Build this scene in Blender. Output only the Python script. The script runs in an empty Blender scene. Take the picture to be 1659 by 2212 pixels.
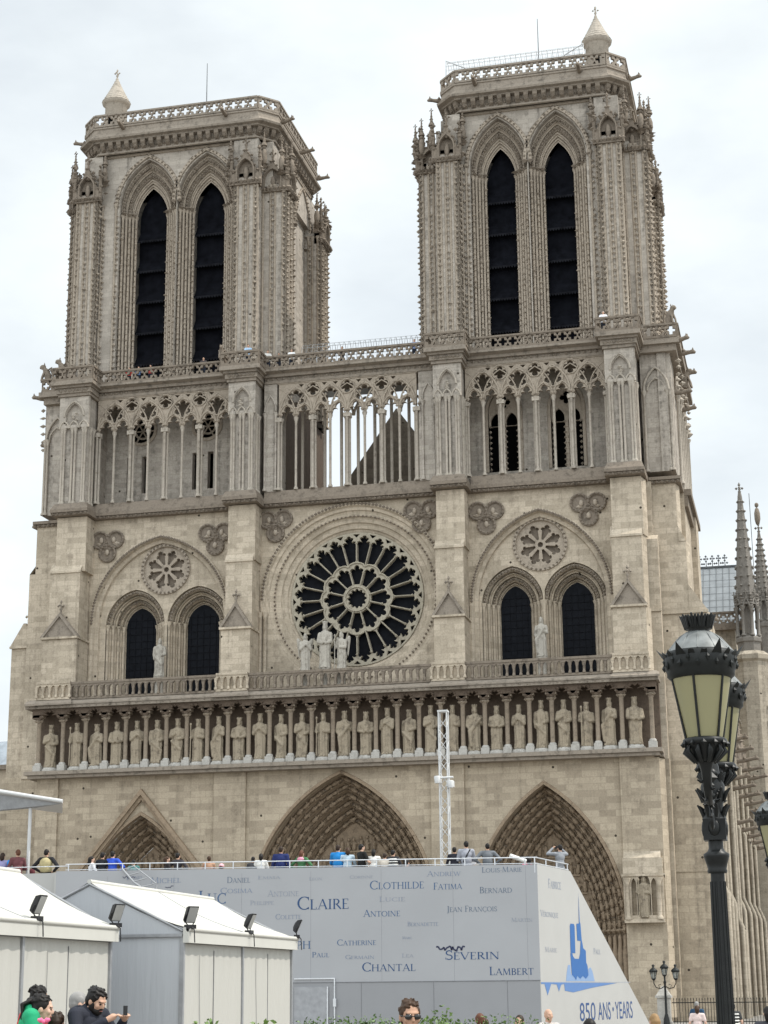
import bpy, bmesh, math, random
from math import sin, cos, pi, radians, sqrt, acos
from mathutils import Vector, Matrix
from mathutils.geometry import tessellate_polygon

random.seed(7)
scene = bpy.context.scene
C = scene.collection

# ------------------------------------------------------------------ camera
YAW, PITCH, ROLL = .2305, .2639, -.0095
cy_, sy_, cp_, sp_ = cos(YAW), sin(YAW), cos(PITCH), sin(PITCH)
fwd = Vector((-sy_ * cp_, cy_ * cp_, sp_))
r0 = Vector((cy_, sy_, 0)); u0 = r0.cross(fwd)
rgt = cos(ROLL) * r0 + sin(ROLL) * u0
upv = -sin(ROLL) * r0 + cos(ROLL) * u0
cd = bpy.data.cameras.new('camera')
cam = bpy.data.objects.new('camera', cd); C.objects.link(cam)
cam.matrix_world = Matrix(((rgt.x, upv.x, -fwd.x, 29.7144), (rgt.y, upv.y, -fwd.y, -115.0548),
                           (rgt.z, upv.z, -fwd.z, 1.9), (0, 0, 0, 1)))
cd.sensor_fit = 'HORIZONTAL'; cd.sensor_width = 36; cd.lens = 3810.38 / 1659 * 36
cd.clip_start = .1; cd.clip_end = 5000
scene.camera = cam

# ------------------------------------------------------------------ light
SUN_AZ, SUN_EL = radians(80), radians(55)          # from +Y towards +X
world = bpy.data.worlds.new('World'); scene.world = world; world.use_nodes = True
nt = world.node_tree; nt.nodes.clear()
def wn(t, **k):
    n = nt.nodes.new(t)
    for a, b in k.items(): setattr(n, a, b)
    return n
out = wn('ShaderNodeOutputWorld'); bg = wn('ShaderNodeBackground'); nt.links.new(bg.outputs[0], out.inputs[0])
sky = wn('ShaderNodeTexSky', sky_type='NISHITA', sun_disc=False, sun_elevation=SUN_EL, sun_rotation=SUN_AZ)
tc = wn('ShaderNodeTexCoord')
mp = wn('ShaderNodeMapping'); mp.inputs['Scale'].default_value = (1.0, 1.0, 2.2)
mp.inputs['Location'].default_value = (.35, .1, .2)
nt.links.new(tc.outputs['Generated'], mp.inputs[0])
n1 = wn('ShaderNodeTexNoise'); n1.inputs['Scale'].default_value = 3.6; n1.inputs['Detail'].default_value = 6; n1.inputs['Roughness'].default_value = .55
nt.links.new(mp.outputs[0], n1.inputs['Vector'])
rp = wn('ShaderNodeValToRGB'); rp.color_ramp.elements[0].position = .30; rp.color_ramp.elements[1].position = .60
rp.color_ramp.elements[0].color = (.74, .74, .74, 1); rp.color_ramp.elements[1].color = (1, 1, 1, 1)
nt.links.new(n1.outputs[0], rp.inputs[0])
# the cloud sheet is brighter over the west (behind the camera) than over the cathedral
dt = wn('ShaderNodeVectorMath', operation='DOT_PRODUCT'); dt.inputs[1].default_value = (.1, -.6, .8)
nt.links.new(tc.outputs['Generated'], dt.inputs[0])
mr = wn('ShaderNodeMapRange'); mr.inputs['From Min'].default_value = -.12; mr.inputs['From Max'].default_value = .85
mr.inputs['To Min'].default_value = 11.0; mr.inputs['To Max'].default_value = 22.0
nt.links.new(dt.outputs['Value'], mr.inputs['Value'])
n2 = wn('ShaderNodeTexNoise'); n2.inputs['Scale'].default_value = 7; n2.inputs['Detail'].default_value = 5
nt.links.new(mp.outputs[0], n2.inputs['Vector'])
m2 = wn('ShaderNodeMapRange'); m2.inputs['From Min'].default_value = .3; m2.inputs['From Max'].default_value = .7
m2.inputs['To Min'].default_value = .93; m2.inputs['To Max'].default_value = 1.05
nt.links.new(n2.outputs[0], m2.inputs['Value'])
mu = wn('ShaderNodeMath', operation='MULTIPLY'); nt.links.new(mr.outputs[0], mu.inputs[0]); nt.links.new(m2.outputs[0], mu.inputs[1])
cc = wn('ShaderNodeMix', data_type='RGBA', blend_type='MULTIPLY'); cc.inputs[0].default_value = 1
cc.inputs[6].default_value = (.925, .985, 1.01, 1); nt.links.new(mu.outputs[0], cc.inputs[7])
mx = wn('ShaderNodeMix', data_type='RGBA'); nt.links.new(rp.outputs[0], mx.inputs[0])
nt.links.new(sky.outputs[0], mx.inputs[6]); nt.links.new(cc.outputs[2], mx.inputs[7])
nt.links.new(mx.outputs[2], bg.inputs[0]); bg.inputs[1].default_value = .1

sd = bpy.data.lights.new('sun', 'SUN'); sd.energy = 3.4; sd.angle = radians(.6); sd.color = (1, .95, .87)
sun = bpy.data.objects.new('sun', sd); C.objects.link(sun)
sv = Vector((cos(SUN_EL) * sin(SUN_AZ), cos(SUN_EL) * cos(SUN_AZ), sin(SUN_EL)))
sun.rotation_euler = sv.to_track_quat('Z', 'Y').to_euler(); sun.location = (60, 0, 90)
vs = scene.view_settings
vs.view_transform = 'Standard'; vs.look = 'None'; vs.gamma = 1; vs.use_curve_mapping = False; vs.exposure = 0.0

# ------------------------------------------------------------------ materials
MATS = {}
def newmat(name):
    m = bpy.data.materials.new(name); m.use_nodes = True
    b = m.node_tree.nodes['Principled BSDF']
    return m, m.node_tree, b
def plain(name, col, rough=.6, metal=0, var=.12, scale=6, spec=.3, trans=0):
    if name in MATS: return MATS[name]
    m, t, b = newmat(name)
    n = t.nodes.new('ShaderNodeTexNoise'); n.inputs['Scale'].default_value = scale; n.inputs['Detail'].default_value = 5
    g = t.nodes.new('ShaderNodeNewGeometry'); t.links.new(g.outputs['Position'], n.inputs['Vector'])
    r = t.nodes.new('ShaderNodeValToRGB')
    r.color_ramp.elements[0].position = .3; r.color_ramp.elements[1].position = .7
    r.color_ramp.elements[0].color = tuple(c * (1 - var) for c in col) + (1,)
    r.color_ramp.elements[1].color = tuple(min(1, c * (1 + var)) for c in col) + (1,)
    t.links.new(n.outputs[0], r.inputs[0]); t.links.new(r.outputs[0], b.inputs['Base Color'])
    b.inputs['Roughness'].default_value = rough; b.inputs['Metallic'].default_value = metal
    b.inputs['Specular IOR Level'].default_value = spec
    if trans: b.inputs['Transmission Weight'].default_value = trans
    MATS[name] = m; return m
def stone(name, c1, c2, soot, amount=.5, row=.40, width=.95, bricks=True, streak=1.0, mortar=None, patch=.5):
    """ashlar courses with block-to-block tone, rain streaks and soot blotches"""
    m, t, b = newmat(name); N = t.nodes.new; L = t.links.new
    g = N('ShaderNodeNewGeometry'); sp = N('ShaderNodeSeparateXYZ'); L(g.outputs['Position'], sp.inputs[0])
    sn = N('ShaderNodeSeparateXYZ'); L(g.outputs['True Normal'], sn.inputs[0])
    ab = N('ShaderNodeMath'); ab.operation = 'ABSOLUTE'; L(sn.outputs[0], ab.inputs[0])
    gt = N('ShaderNodeMath'); gt.operation = 'GREATER_THAN'; gt.inputs[1].default_value = .72; L(ab.outputs[0], gt.inputs[0])
    mu_ = N('ShaderNodeMix'); mu_.data_type = 'FLOAT'; L(gt.outputs[0], mu_.inputs[0]); L(sp.outputs[0], mu_.inputs[2]); L(sp.outputs[1], mu_.inputs[3])
    cb = N('ShaderNodeCombineXYZ'); L(mu_.outputs[0], cb.inputs[0]); L(sp.outputs[2], cb.inputs[1])
    big = N('ShaderNodeTexNoise'); big.inputs['Scale'].default_value = .16; big.inputs['Detail'].default_value = 5; big.inputs['Roughness'].default_value = .6
    L(g.outputs['Position'], big.inputs['Vector'])
    if bricks:
        br = N('ShaderNodeTexBrick'); L(cb.outputs[0], br.inputs['Vector'])
        br.inputs['Color1'].default_value = c1 + (1,); br.inputs['Color2'].default_value = c2 + (1,)
        mo = mortar or tuple(c * .80 for c in c1)
        br.inputs['Mortar'].default_value = mo + (1,)
        br.inputs['Scale'].default_value = 1; br.inputs['Mortar Size'].default_value = .022; br.inputs['Mortar Smooth'].default_value = .3
        br.inputs['Row Height'].default_value = row; br.inputs['Brick Width'].default_value = width; br.inputs['Bias'].default_value = -.25
        base = br.outputs[0]
    else:
        r_ = N('ShaderNodeMix'); r_.data_type = 'RGBA'; L(big.outputs[0], r_.inputs[0])
        r_.inputs[6].default_value = c1 + (1,); r_.inputs[7].default_value = c2 + (1,); base = r_.outputs[2]
    # broad tone patches
    mr1 = N('ShaderNodeMapRange'); mr1.inputs['From Min'].default_value = .3; mr1.inputs['From Max'].default_value = .7
    mr1.inputs['To Min'].default_value = 1 - .22 * patch; mr1.inputs['To Max'].default_value = 1 + .22 * patch; L(big.outputs[0], mr1.inputs['Value'])
    k1 = N('ShaderNodeMix'); k1.data_type = 'RGBA'; k1.blend_type = 'MULTIPLY'; k1.inputs[0].default_value = 1
    L(base, k1.inputs[6]); L(mr1.outputs[0], k1.inputs[7])
    # streaks: noise squeezed sideways, drawn out downwards
    vm = N('ShaderNodeVectorMath'); vm.operation = 'MULTIPLY'; vm.inputs[1].default_value = (2.2, 2.2, .10); L(g.outputs['Position'], vm.inputs[0])
    st = N('ShaderNodeTexNoise'); st.inputs['Scale'].default_value = 1; st.inputs['Detail'].default_value = 6; st.inputs['Roughness'].default_value = .65; L(vm.outputs[0], st.inputs['Vector'])
    fn = N('ShaderNodeTexNoise'); fn.inputs['Scale'].default_value = 2.6; fn.inputs['Detail'].default_value = 7; fn.inputs['Roughness'].default_value = .7; L(g.outputs['Position'], fn.inputs['Vector'])
    ad = N('ShaderNodeMath'); ad.operation = 'MULTIPLY_ADD'; ad.inputs[1].default_value = streak; L(st.outputs[0], ad.inputs[0]); L(fn.outputs[0], ad.inputs[2])
    mr2 = N('ShaderNodeMapRange'); lo = .5 * (streak + 1) + .01
    mr2.inputs['From Min'].default_value = lo; mr2.inputs['From Max'].default_value = lo + .30
    mr2.inputs['To Min'].default_value = 0; mr2.inputs['To Max'].default_value = amount; L(ad.outputs[0], mr2.inputs['Value'])
    k2 = N('ShaderNodeMix'); k2.data_type = 'RGBA'; L(mr2.outputs[0], k2.inputs[0]); L(k1.outputs[2], k2.inputs[6]); k2.inputs[7].default_value = soot + (1,)
    gn = N('ShaderNodeTexNoise'); gn.inputs['Scale'].default_value = 9; gn.inputs['Detail'].default_value = 4; gn.inputs['Roughness'].default_value = .8; L(g.outputs['Position'], gn.inputs['Vector'])
    mr3 = N('ShaderNodeMapRange'); mr3.inputs['From Min'].default_value = .3; mr3.inputs['From Max'].default_value = .7; mr3.inputs['To Min'].default_value = .80; mr3.inputs['To Max'].default_value = 1.16; L(gn.outputs[0], mr3.inputs['Value'])
    k3 = N('ShaderNodeMix'); k3.data_type = 'RGBA'; k3.blend_type = 'MULTIPLY'; k3.inputs[0].default_value = 1; L(k2.outputs[2], k3.inputs[6]); L(mr3.outputs[0], k3.inputs[7])
    fin = k3.outputs[2]
    if bricks:                                         # scattered putlog holes
        vo = N('ShaderNodeTexVoronoi'); vo.voronoi_dimensions = '2D'; vo.inputs['Scale'].default_value = .27; L(cb.outputs[0], vo.inputs['Vector'])
        lt = N('ShaderNodeMath'); lt.operation = 'LESS_THAN'; lt.inputs[1].default_value = .022; L(vo.outputs['Distance'], lt.inputs[0])
        k4 = N('ShaderNodeMix'); k4.data_type = 'RGBA'; L(lt.outputs[0], k4.inputs[0]); L(fin, k4.inputs[6]); k4.inputs[7].default_value = (.05, .04, .03, 1); fin = k4.outputs[2]
    L(fin, b.inputs['Base Color'])
    b.inputs['Roughness'].default_value = .9; b.inputs['Specular IOR Level'].default_value = .15
    bp = N('ShaderNodeBump'); bp.inputs['Strength'].default_value = .35; bp.inputs['Distance'].default_value = .05
    L(fn.outputs[0], bp.inputs['Height']); L(bp.outputs[0], b.inputs['Normal'])
    MATS[name] = m; return m
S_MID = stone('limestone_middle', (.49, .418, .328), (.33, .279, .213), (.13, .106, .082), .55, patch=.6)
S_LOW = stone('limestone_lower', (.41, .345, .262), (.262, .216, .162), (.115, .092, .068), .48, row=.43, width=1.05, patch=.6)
S_TOW = stone('limestone_tower', (.42, .376, .325), (.295, .262, .225), (.088, .078, .068), .75, row=.36, patch=.6)
S_ORN = stone('carved_stone', (.41, .352, .288), (.30, .252, .20), (.085, .068, .055), .9, bricks=False, streak=.4)
S_DRK = stone('sooty_carving', (.27, .226, .182), (.158, .129, .102), (.04, .034, .028), .95, bricks=False, streak=.3)
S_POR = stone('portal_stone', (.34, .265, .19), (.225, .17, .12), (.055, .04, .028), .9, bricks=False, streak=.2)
S_ARC = stone('dark_brown_stone', (.155, .118, .09), (.095, .071, .054), (.025, .02, .016), .7, bricks=False, streak=.2)  # kings' arcade stone, a darker brown than the wall stones
S_STA = stone('statue_stone', (.37, .315, .24), (.25, .205, .15), (.06, .047, .036), 1.0, bricks=False, streak=.5)
S_COL = stone('shaft_stone', (.435, .388, .33), (.335, .295, .247), (.11, .095, .08), .75, bricks=False, streak=.6)
S_PAL = stone('pale_statue_stone', (.46, .43, .38), (.34, .31, .265), (.085, .07, .058), 1.0, bricks=False, streak=.5)
S_KCO = stone('brown_shaft_stone', (.33, .275, .215), (.235, .19, .145), (.08, .06, .046), .8, bricks=False, streak=.5)
S_BAS = stone('base_block_stone', (.45, .435, .405), (.37, .35, .32), (.15, .135, .115), .6, bricks=False, streak=.5)
S_LED = stone('ledge_stone', (.33, .285, .236), (.205, .172, .14), (.06, .052, .043), .95, bricks=False, streak=.5)
S_NAV = stone('nave_stone', (.40, .35, .28), (.30, .26, .205), (.10, .085, .068), .7, row=.38)
S_SPI = stone('spire_stone', (.25, .23, .205), (.165, .15, .133), (.075, .066, .058), .9, bricks=False, streak=.4)
M_GLASS = plain('dark_leaded_glass', (.007, .008, .011), .5, 0, .3, 3, .06)
M_LOUV = plain('dark_louvre_slate', (.006, .0065, .009), .9, 0, .4, 2, .04)
M_LOUVE = plain('louvre_edge', (.016, .0165, .02), .9, 0, .4, 2, .04)
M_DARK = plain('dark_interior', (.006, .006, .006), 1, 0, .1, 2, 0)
M_LEAD = plain('lead_roof', (.27, .30, .33), .5, .1, .2, 1.5)
M_LEADD = plain('dark_lead', (.10, .105, .11), .55, .1, .25, 2)
M_WIRE = plain('galvanised_wire', (.5, .51, .52), .4, .6)
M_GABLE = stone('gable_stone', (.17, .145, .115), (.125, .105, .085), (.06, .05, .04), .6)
M_DOOR = plain('dark_wood', (.05, .03, .02), .6)

# ------------------------------------------------------------------ mesh helpers
class MB:
    def __init__(s, tf=None): s.v = []; s.f = []; s.m = []; s.s = []; s.tf = tf
    def add(s, vs, fs, mi=0, sm=False):
        o = len(s.v)
        s.v.extend([s.tf(*p) for p in vs] if s.tf else [tuple(p) for p in vs])
        for f in fs: s.f.append(tuple(i + o for i in f)); s.m.append(mi); s.s.append(sm)
    def box(s, x0, x1, y0, y1, z0, z1, mi=0):
        s.add([(x0, y0, z0), (x1, y0, z0), (x1, y1, z0), (x0, y1, z0), (x0, y0, z1), (x1, y0, z1), (x1, y1, z1), (x0, y1, z1)],
              [(0, 1, 5, 4), (1, 2, 6, 5), (2, 3, 7, 6), (3, 0, 4, 7), (4, 5, 6, 7), (3, 2, 1, 0)], mi)
    def wedge(s, x0, x1, y0, y1, z0, z1, y2=None, mi=0):
        """box whose top slopes from z0 at the front y0 to z1 at y1 (with optional flat back to y2)"""
        s.add([(x0, y0, z0), (x1, y0, z0), (x1, y1, z1), (x0, y1, z1), (x0, y1, z0), (x1, y1, z0)],
              [(0, 1, 2, 3), (0, 3, 4), (1, 5, 2), (3, 2, 5, 4), (0, 4, 5, 1)], mi)
    def prism(s, poly, y0, y1, holes=(), back=True, mi=0, front=True):
        """polygon in (x,z) pushed from y0 to y1, with holes"""
        loops = [list(poly)] + [list(h) for h in holes]
        flat = [p for l in loops for p in l]; n = len(flat)
        tri = tessellate_polygon([[Vector((p[0], p[1], 0)) for p in l] for l in loops])
        vs = [(p[0], y0, p[1]) for p in flat] + [(p[0], y1, p[1]) for p in flat]
        fs = []
        if front: fs += [tuple(t) for t in tri]
        if back: fs += [tuple(i + n for i in t) for t in tri]
        o = 0
        for l in loops:
            k = len(l)
            for i in range(k): a, b = o + i, o + (i + 1) % k; fs.append((a, b, b + n, a + n))
            o += k
        s.add(vs, fs, mi)
    def strip(s, rows, mi=0, closed=False, sm=False):
        """rows: lists of 3-D points of equal length; joined row to row"""
        k = len(rows[0]); vs = [p for r in rows for p in r]; fs = []
        for i in range(len(rows) - 1):
            for j in range(k if closed else k - 1):
                a, b = i * k + j, i * k + (j + 1) % k
                fs.append((a, b, b + k, a + k))
        s.add(vs, fs, mi, sm)
    def lathe(s, prof, c=(0, 0, 0), n=10, mi=0, sm=True, ph=0, sx=1, sy=1):
        rows = [[(c[0] + r * sx * cos(2 * pi * j / n + ph), c[1] + r * sy * sin(2 * pi * j / n + ph), c[2] + z) for j in range(n)] for r, z in prof]
        s.strip(rows, mi, True, sm)
        if prof[-1][0] > .003: s.add(rows[-1], [tuple(range(n))], mi)
        if prof[0][0] > .003: s.add(rows[0], [tuple(range(n))[::-1]], mi)
    def tube(s, pts, r, n=6, mi=0, sm=True, cap=True):
        pts = [Vector(p) for p in pts]; k = len(pts)
        rr = r if isinstance(r, (list, tuple)) else [r] * k
        rows = []; ref = None
        for i, p in enumerate(pts):
            t = (pts[min(i + 1, k - 1)] - pts[max(i - 1, 0)])
            t = t.normalized() if t.length > 1e-9 else Vector((0, 0, 1))
            if ref is None: ref = t.cross(Vector((0, 0, 1)) if abs(t.z) < .9 else Vector((0, 1, 0)))
            a = ref - t * ref.dot(t)
            if a.length < 1e-4: a = t.orthogonal()
            a.normalize(); ref = a; b = t.cross(a)
            rows.append([tuple(p + rr[i] * (cos(2 * pi * j / n) * a + sin(2 * pi * j / n) * b)) for j in range(n)])
        s.strip(rows, mi, True, sm)
        if cap: s.add(rows[0], [tuple(range(n))], mi); s.add(rows[-1], [tuple(range(n))], mi)
    def blob(s, c, rx, ry=None, rz=None, mi=0, j=.15):
        """knob of carved leafwork: a rough octahedron"""
        ry = ry or rx; rz = rz or rx; R_ = lambda: 1 + random.uniform(-j, j)
        x, y, z = c
        s.add([(x + rx * R_(), y, z), (x - rx * R_(), y, z), (x, y + ry * R_(), z), (x, y - ry * R_(), z), (x, y, z + rz * R_()), (x, y, z - rz * R_())],
              [(0, 2, 4), (2, 1, 4), (1, 3, 4), (3, 0, 4), (2, 0, 5), (1, 2, 5), (3, 1, 5), (0, 3, 5)], mi)
    def ell(s, c, r, n=10, k=7, mi=0, sm=True):
        rows = []
        for i in range(k + 1):
            a = -pi / 2 + pi * i / k; q = max(cos(a), .02)
            rows.append([(c[0] + r[0] * q * cos(2 * pi * j / n), c[1] + r[1] * q * sin(2 * pi * j / n), c[2] + r[2] * sin(a)) for j in range(n)])
        s.strip(rows, mi, True, sm); s.add(rows[0], [tuple(range(n))[::-1]], mi, sm); s.add(rows[-1], [tuple(range(n))], mi, sm)
    def cap(s, p0, p1, a, b, n=10, mi=0):
        """tapered capsule"""
        p0, p1 = Vector(p0), Vector(p1); d = p1 - p0
        L = d.length; t = d.normalized() if L > 1e-6 else Vector((0, 0, 1))
        pts = [p0 - t * a * .95, p0 - t * a * .7, p0, p1, p1 + t * b * .7, p1 + t * b * .95]
        s.tube(pts, [a * .3, a * .72, a, b, b * .72, b * .3], n, mi)
    def mesh(s, name, mats):
        me = bpy.data.meshes.new(name); me.from_pydata(s.v, [], s.f)
        for m in (mats if isinstance(mats, (list, tuple)) else [mats]): me.materials.append(m)
        me.polygons.foreach_set('material_index', s.m); me.polygons.foreach_set('use_smooth', s.s)
        me.update(); return me
    def build(s, name, mats, parent=None):
        o = bpy.data.objects.new(name, s.mesh(name, mats)); C.objects.link(o)
        if parent: o.parent = parent
        return o
def tag(o, label=None, cat=None, group=None, kind=None):
    for k, v in (('label', label), ('category', cat), ('group', group), ('kind', kind)):
        if v: o[k] = v
    return o
def empty(name, loc=(0, 0, 0), rz=0):
    o = bpy.data.objects.new(name, None); C.objects.link(o); o.location = loc; o.rotation_euler = (0, 0, rz); return o
def link(name, me, parent=None, loc=None, rz=None):
    o = bpy.data.objects.new(name, me); C.objects.link(o)
    if parent: o.parent = parent
    if loc: o.location = loc
    if rz is not None: o.rotation_euler = (0, 0, rz)
    return o

# ---- gothic shapes
def arch(cx, zs, w, h, d=0, n=8, z0=None):
    """pointed arch outline (left foot, apex, right foot); d insets it concentrically"""
    r = (w * w + h * h) / (2 * w); rr = r - d; e = r - w
    th = acos(max(-1, min(1, -e / rr))); pts = []
    for i in range(n + 1):
        a = pi + (th - pi) * i / n
        pts.append((cx + e + rr * cos(a), zs + rr * sin(a)))
    pts += [(2 * cx - x, z) for x, z in pts[-2::-1]]
    if z0 is not None: pts = [(pts[0][0], z0)] + pts + [(pts[-1][0], z0)]
    return pts
def arch_sweep(mb, cx, zs, w, h, prof, n=10, z0=None, mi=0, drop=0):
    mb.strip([[(x, y, z - (drop * d if z0 is None or z > z0 else 0)) for x, z in arch(cx, zs, w, h, d, n, z0)] for d, y in prof], mi)
def steps(k, dd, dy, y0, d0=0):
    """stepped archivolt profile: k orders, each a roll and a hollow"""
    pr = [(d0, y0)]
    for i in range(k):
        d, y = d0 + i * dd, y0 + i * dy
        pr += [(d, y + dy * .25), (d + dd * .04, y + dy * .95), (d + dd * .24, y + dy * 1.0), (d + dd * .30, y + dy * .42), (d + dd * .44, y + dy * .28), (d + dd * .58, y + dy * .42), (d + dd * .64, y + dy * 1.0), (d + dd * .96, y + dy * 1.02), (d + dd, y + dy)]
    return pr
def circ(cx, cz, r, n=16, a0=0, a1=2 * pi, end=False):
    return [(cx + r * cos(a0 + (a1 - a0) * i / n), cz + r * sin(a0 + (a1 - a0) * i / n)) for i in range(n + (1 if end else 0))]
def foil(cx, cz, r, k=4, ph=pi / 4, rl=None, m=5):
    """k-lobed opening"""
    rl = rl or r * .52; dc = r - rl; pts = []
    for i in range(k):
        a = ph + 2 * pi * i / k; span = pi * .5 + pi / k * .75
        for j in range(m + 1):
            b = a - span + 2 * span * j / m
            pts.append((cx + dc * cos(a) + rl * cos(b), cz + dc * sin(a) + rl * sin(b)))
    return pts
def trefoil_head(cx, zs, w, h, m=4):
    """cusped arch head from left foot to right foot"""
    pts = [(cx - w, zs)]
    for (ox, oz, rx, rz, a0, a1) in ((-w * .5, h * .22, w * .5, h * .3, pi, pi * .28), (0, h * .55, w * .5, h * .45, pi * .95, pi * .05), (w * .5, h * .22, w * .5, h * .3, pi * .72, 0)):
        for j in range(m + 1):
            a = a0 + (a1 - a0) * j / m
            pts.append((cx + ox + rx * cos(a), zs + oz + rz * sin(a)))
    pts.append((cx + w, zs)); return pts
def ring(mb, cx, cz, prof, n=64, a0=0, a1=2 * pi, mi=0, sm=False):
    mb.strip([[(x, y, z) for x, z in circ(cx, cz, r, n, a0, a1, True)] for r, y in prof], mi, False, sm)
def finial(mb, x, y, z, s=1, mi=0):
    mb.lathe([(.10 * s, 0), (.07 * s, .35 * s), (.14 * s, .45 * s), (.06 * s, .55 * s), (.05 * s, .8 * s)], (x, y, z), 6, mi)
    for a in range(4): mb.blob((x + .22 * s * cos(a * pi / 2), y + .22 * s * sin(a * pi / 2), z + .72 * s), .12 * s, mi=mi)
    mb.blob((x, y, z + 1.0 * s), .11 * s, .11 * s, .22 * s, mi=mi)
def gablet(mb, x, y, z, w, h, tf=None, mi=0):
    """little gabled canopy: gable front with a niche, crockets, a finial and two pinnacles"""
    hw = w / 2
    def P(px, py, pz): return (x + px, y + py, z + pz) if tf is None else tf(px, py, pz)
    sub = MB(P)
    hole = arch(0, h * .22, hw * .55, h * .26, 0, 4, -h * .05)
    sub.prism([(-hw, -.1 * h), (hw, -.1 * h), (hw, .12 * h), (0, h * .72), (-hw, .12 * h)], 0, .35, [hole])
    sub.box(-hw, hw, .36, .8, -.1 * h, .2 * h)
    sub.prism([(-hw, .12 * h), (hw, .12 * h), (0, h * .72)], .36, 1.0)
    arch_sweep(sub, 0, h * .22, hw * .68, h * .3, [(0, 0), (0, -.1), (.1, -.1), (.1, 0)], 4, -h * .05)
    sub.ell((0, .2, h * .18), (hw * .22, .12, h * .16), 6, 4)
    for sx in (-1, 1):
        for k in range(5):
            q = (k + .5) / 5
            sub.blob((sx * hw * (1 - q), .0, .12 * h + h * .6 * q + .08), .13, .16, .13)
        sub.lathe([(.15, -.1 * h), (.15, h * .42), (.2, h * .44), (.15, h * .48), (.02, h * .8)], (sx * hw * 1.05, .15, 0), 6)
        for k in range(3): sub.blob((sx * hw * 1.05, .0, h * (.5 + .1 * k)), .17 - .03 * k, .17, .08)
    finial(sub, 0, .15, h * .70, h * .28)
    o = len(mb.v); mb.v.extend(sub.v)
    for f, s_ in zip(sub.f, sub.s): mb.f.append(tuple(i + o for i in f)); mb.m.append(mi); mb.s.append(s_)
def gargoyle(mb, p, d, L=1.3, r=.2, mi=0):
    p, d = Vector(p), Vector(d).normalized()
    mb.tube([p - d * .3, p + d * L * .3, p + d * L * .65 + Vector((0, 0, .05)), p + d * L * .85 + Vector((0, 0, .10)), p + d * L], [r * 1.15, r, r * .75, r * .95, r * .45], 6, mi)
    a = d.cross(Vector((0, 0, 1)))
    for sgn in (-1, 1):
        q = p + d * L * .25 + a * sgn * r * .8 + Vector((0, 0, r * .7)); mb.blob(tuple(q), .14, .14, .2, mi)
        q = p + d * L * .85 + a * sgn * r * .5 + Vector((0, 0, .26)); mb.blob(tuple(q), .06, .06, .13, mi)
def colonnette(mb, x, y, z0, z1, r=.12, n=8, cap=True, mi=0, base=True):
    pr = []
    if base: pr += [(r * 1.7, 0), (r * 1.7, .12), (r * 1.25, .18)]
    pr += [(r, .24 if base else 0), (r, z1 - z0 - (.42 if cap else 0))]
    if cap: pr += [(r * 1.25, z1 - z0 - .38), (r * 1.05, z1 - z0 - .32), (r * 1.9, z1 - z0 - .1), (r * 2.0, z1 - z0)]
    mb.lathe(pr, (x, y, z0), n, mi)
def crockets(mb, x, y, z0, z1, step=.46, r=.13, dx=0, dy=-1, mi=0):
    z = z0 + random.uniform(0, .1)
    while z < z1:
        q = r * random.uniform(.75, 1.2)
        if random.random() > .04: mb.blob((x + dx * q * .7 + random.uniform(-.02, .02), y + dy * q * .7, z), q, q, q * random.uniform(.65, 1.0), mi, .3)
        z += step * random.uniform(.94, 1.06)
# ================================================================== CATHEDRAL
cath = tag(empty('cathedral', (0, 0, 0)), 'pale limestone gothic cathedral with two square bell towers and a round rose window', 'cathedral')
BX = {1: ((-22.25, -19.62), (-22.0, -19.72), (-21.75, -19.45)), 2: ((-8.9, -6.78), (-8.75, -6.8), (-8.7, -6.68)),
      3: ((6.2, 8.3), (6.3, 8.24), (6.36, 8.36)), 4: ((18.24, 20.45), (18.32, 20.35), (18.4, 20.5))}
PORT = [(-14.6, 6.0, 4.4, 7.55), (-.43, 6.3, 6.35, 9.6), (13.25, 5.5, 5.0, 9.2)]

# ---- lower wall with the three portals
mb = MB()
holes = [arch(*p, 0, 14, .02) for p in PORT]
mb.prism([(-22.2, -.3), (20.5, -.3), (20.5, 16.3), (-22.2, 16.3)], 0, .6, holes)
for x0, x1 in ((-22.3, -20.7), (-9.3, -7.05), (5.75, 8.0), (18.24, 20.5)):
    mb.box(x0, x1, -.22, -.003, -.3, 16.2)
mb.box(-26.2, -22.203, 2.4, 8, -.3, 16.7); mb.box(-22.197, -22.19, .61, 2.4, -.3, 16.3)
mb.box(20.503, 21.35, 1.2, 8, -.3, 16.2); mb.box(21.353, 24.3, 2.5, 6.0, -.3, 16.2); mb.box(20.0, 20.495, .62, 8, -.3, 16.2)
mb.box(21.353, 24.5, 2.42, 2.497, 9.0, 9.2)
mb.box(20.497, 20.8, -.22, 1.19, -.3, 16.15)
lower = mb.build('lower_wall', S_LOW, cath)

# niche with columns at the right buttress
mb = MB()
mb.prism([(18.2, 5.95), (20.7, 5.95), (20.7, 9.75), (18.2, 9.75)], -.62, -.225, [arch(19.47, 8.1, .42, .75, 0, 5, 6.2), arch(18.85, 8.1, .16, .4, 0, 4, 6.2), arch(20.1, 8.1, .16, .4, 0, 4, 6.2)], False)
mb.box(18.1, 20.85, -.70, -.63, 8.62, 8.78); mb.box(18.2, 20.7, -.82, -.23, 5.75, 5.945); mb.wedge(18.25, 20.6, -.61, -.23, 9.76, 10.2)
for x in (18.45, 20.45): colonnette(mb, x, -.78, 5.95, 8.5, .12)
mb.build('niche', S_MID, cath)

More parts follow.
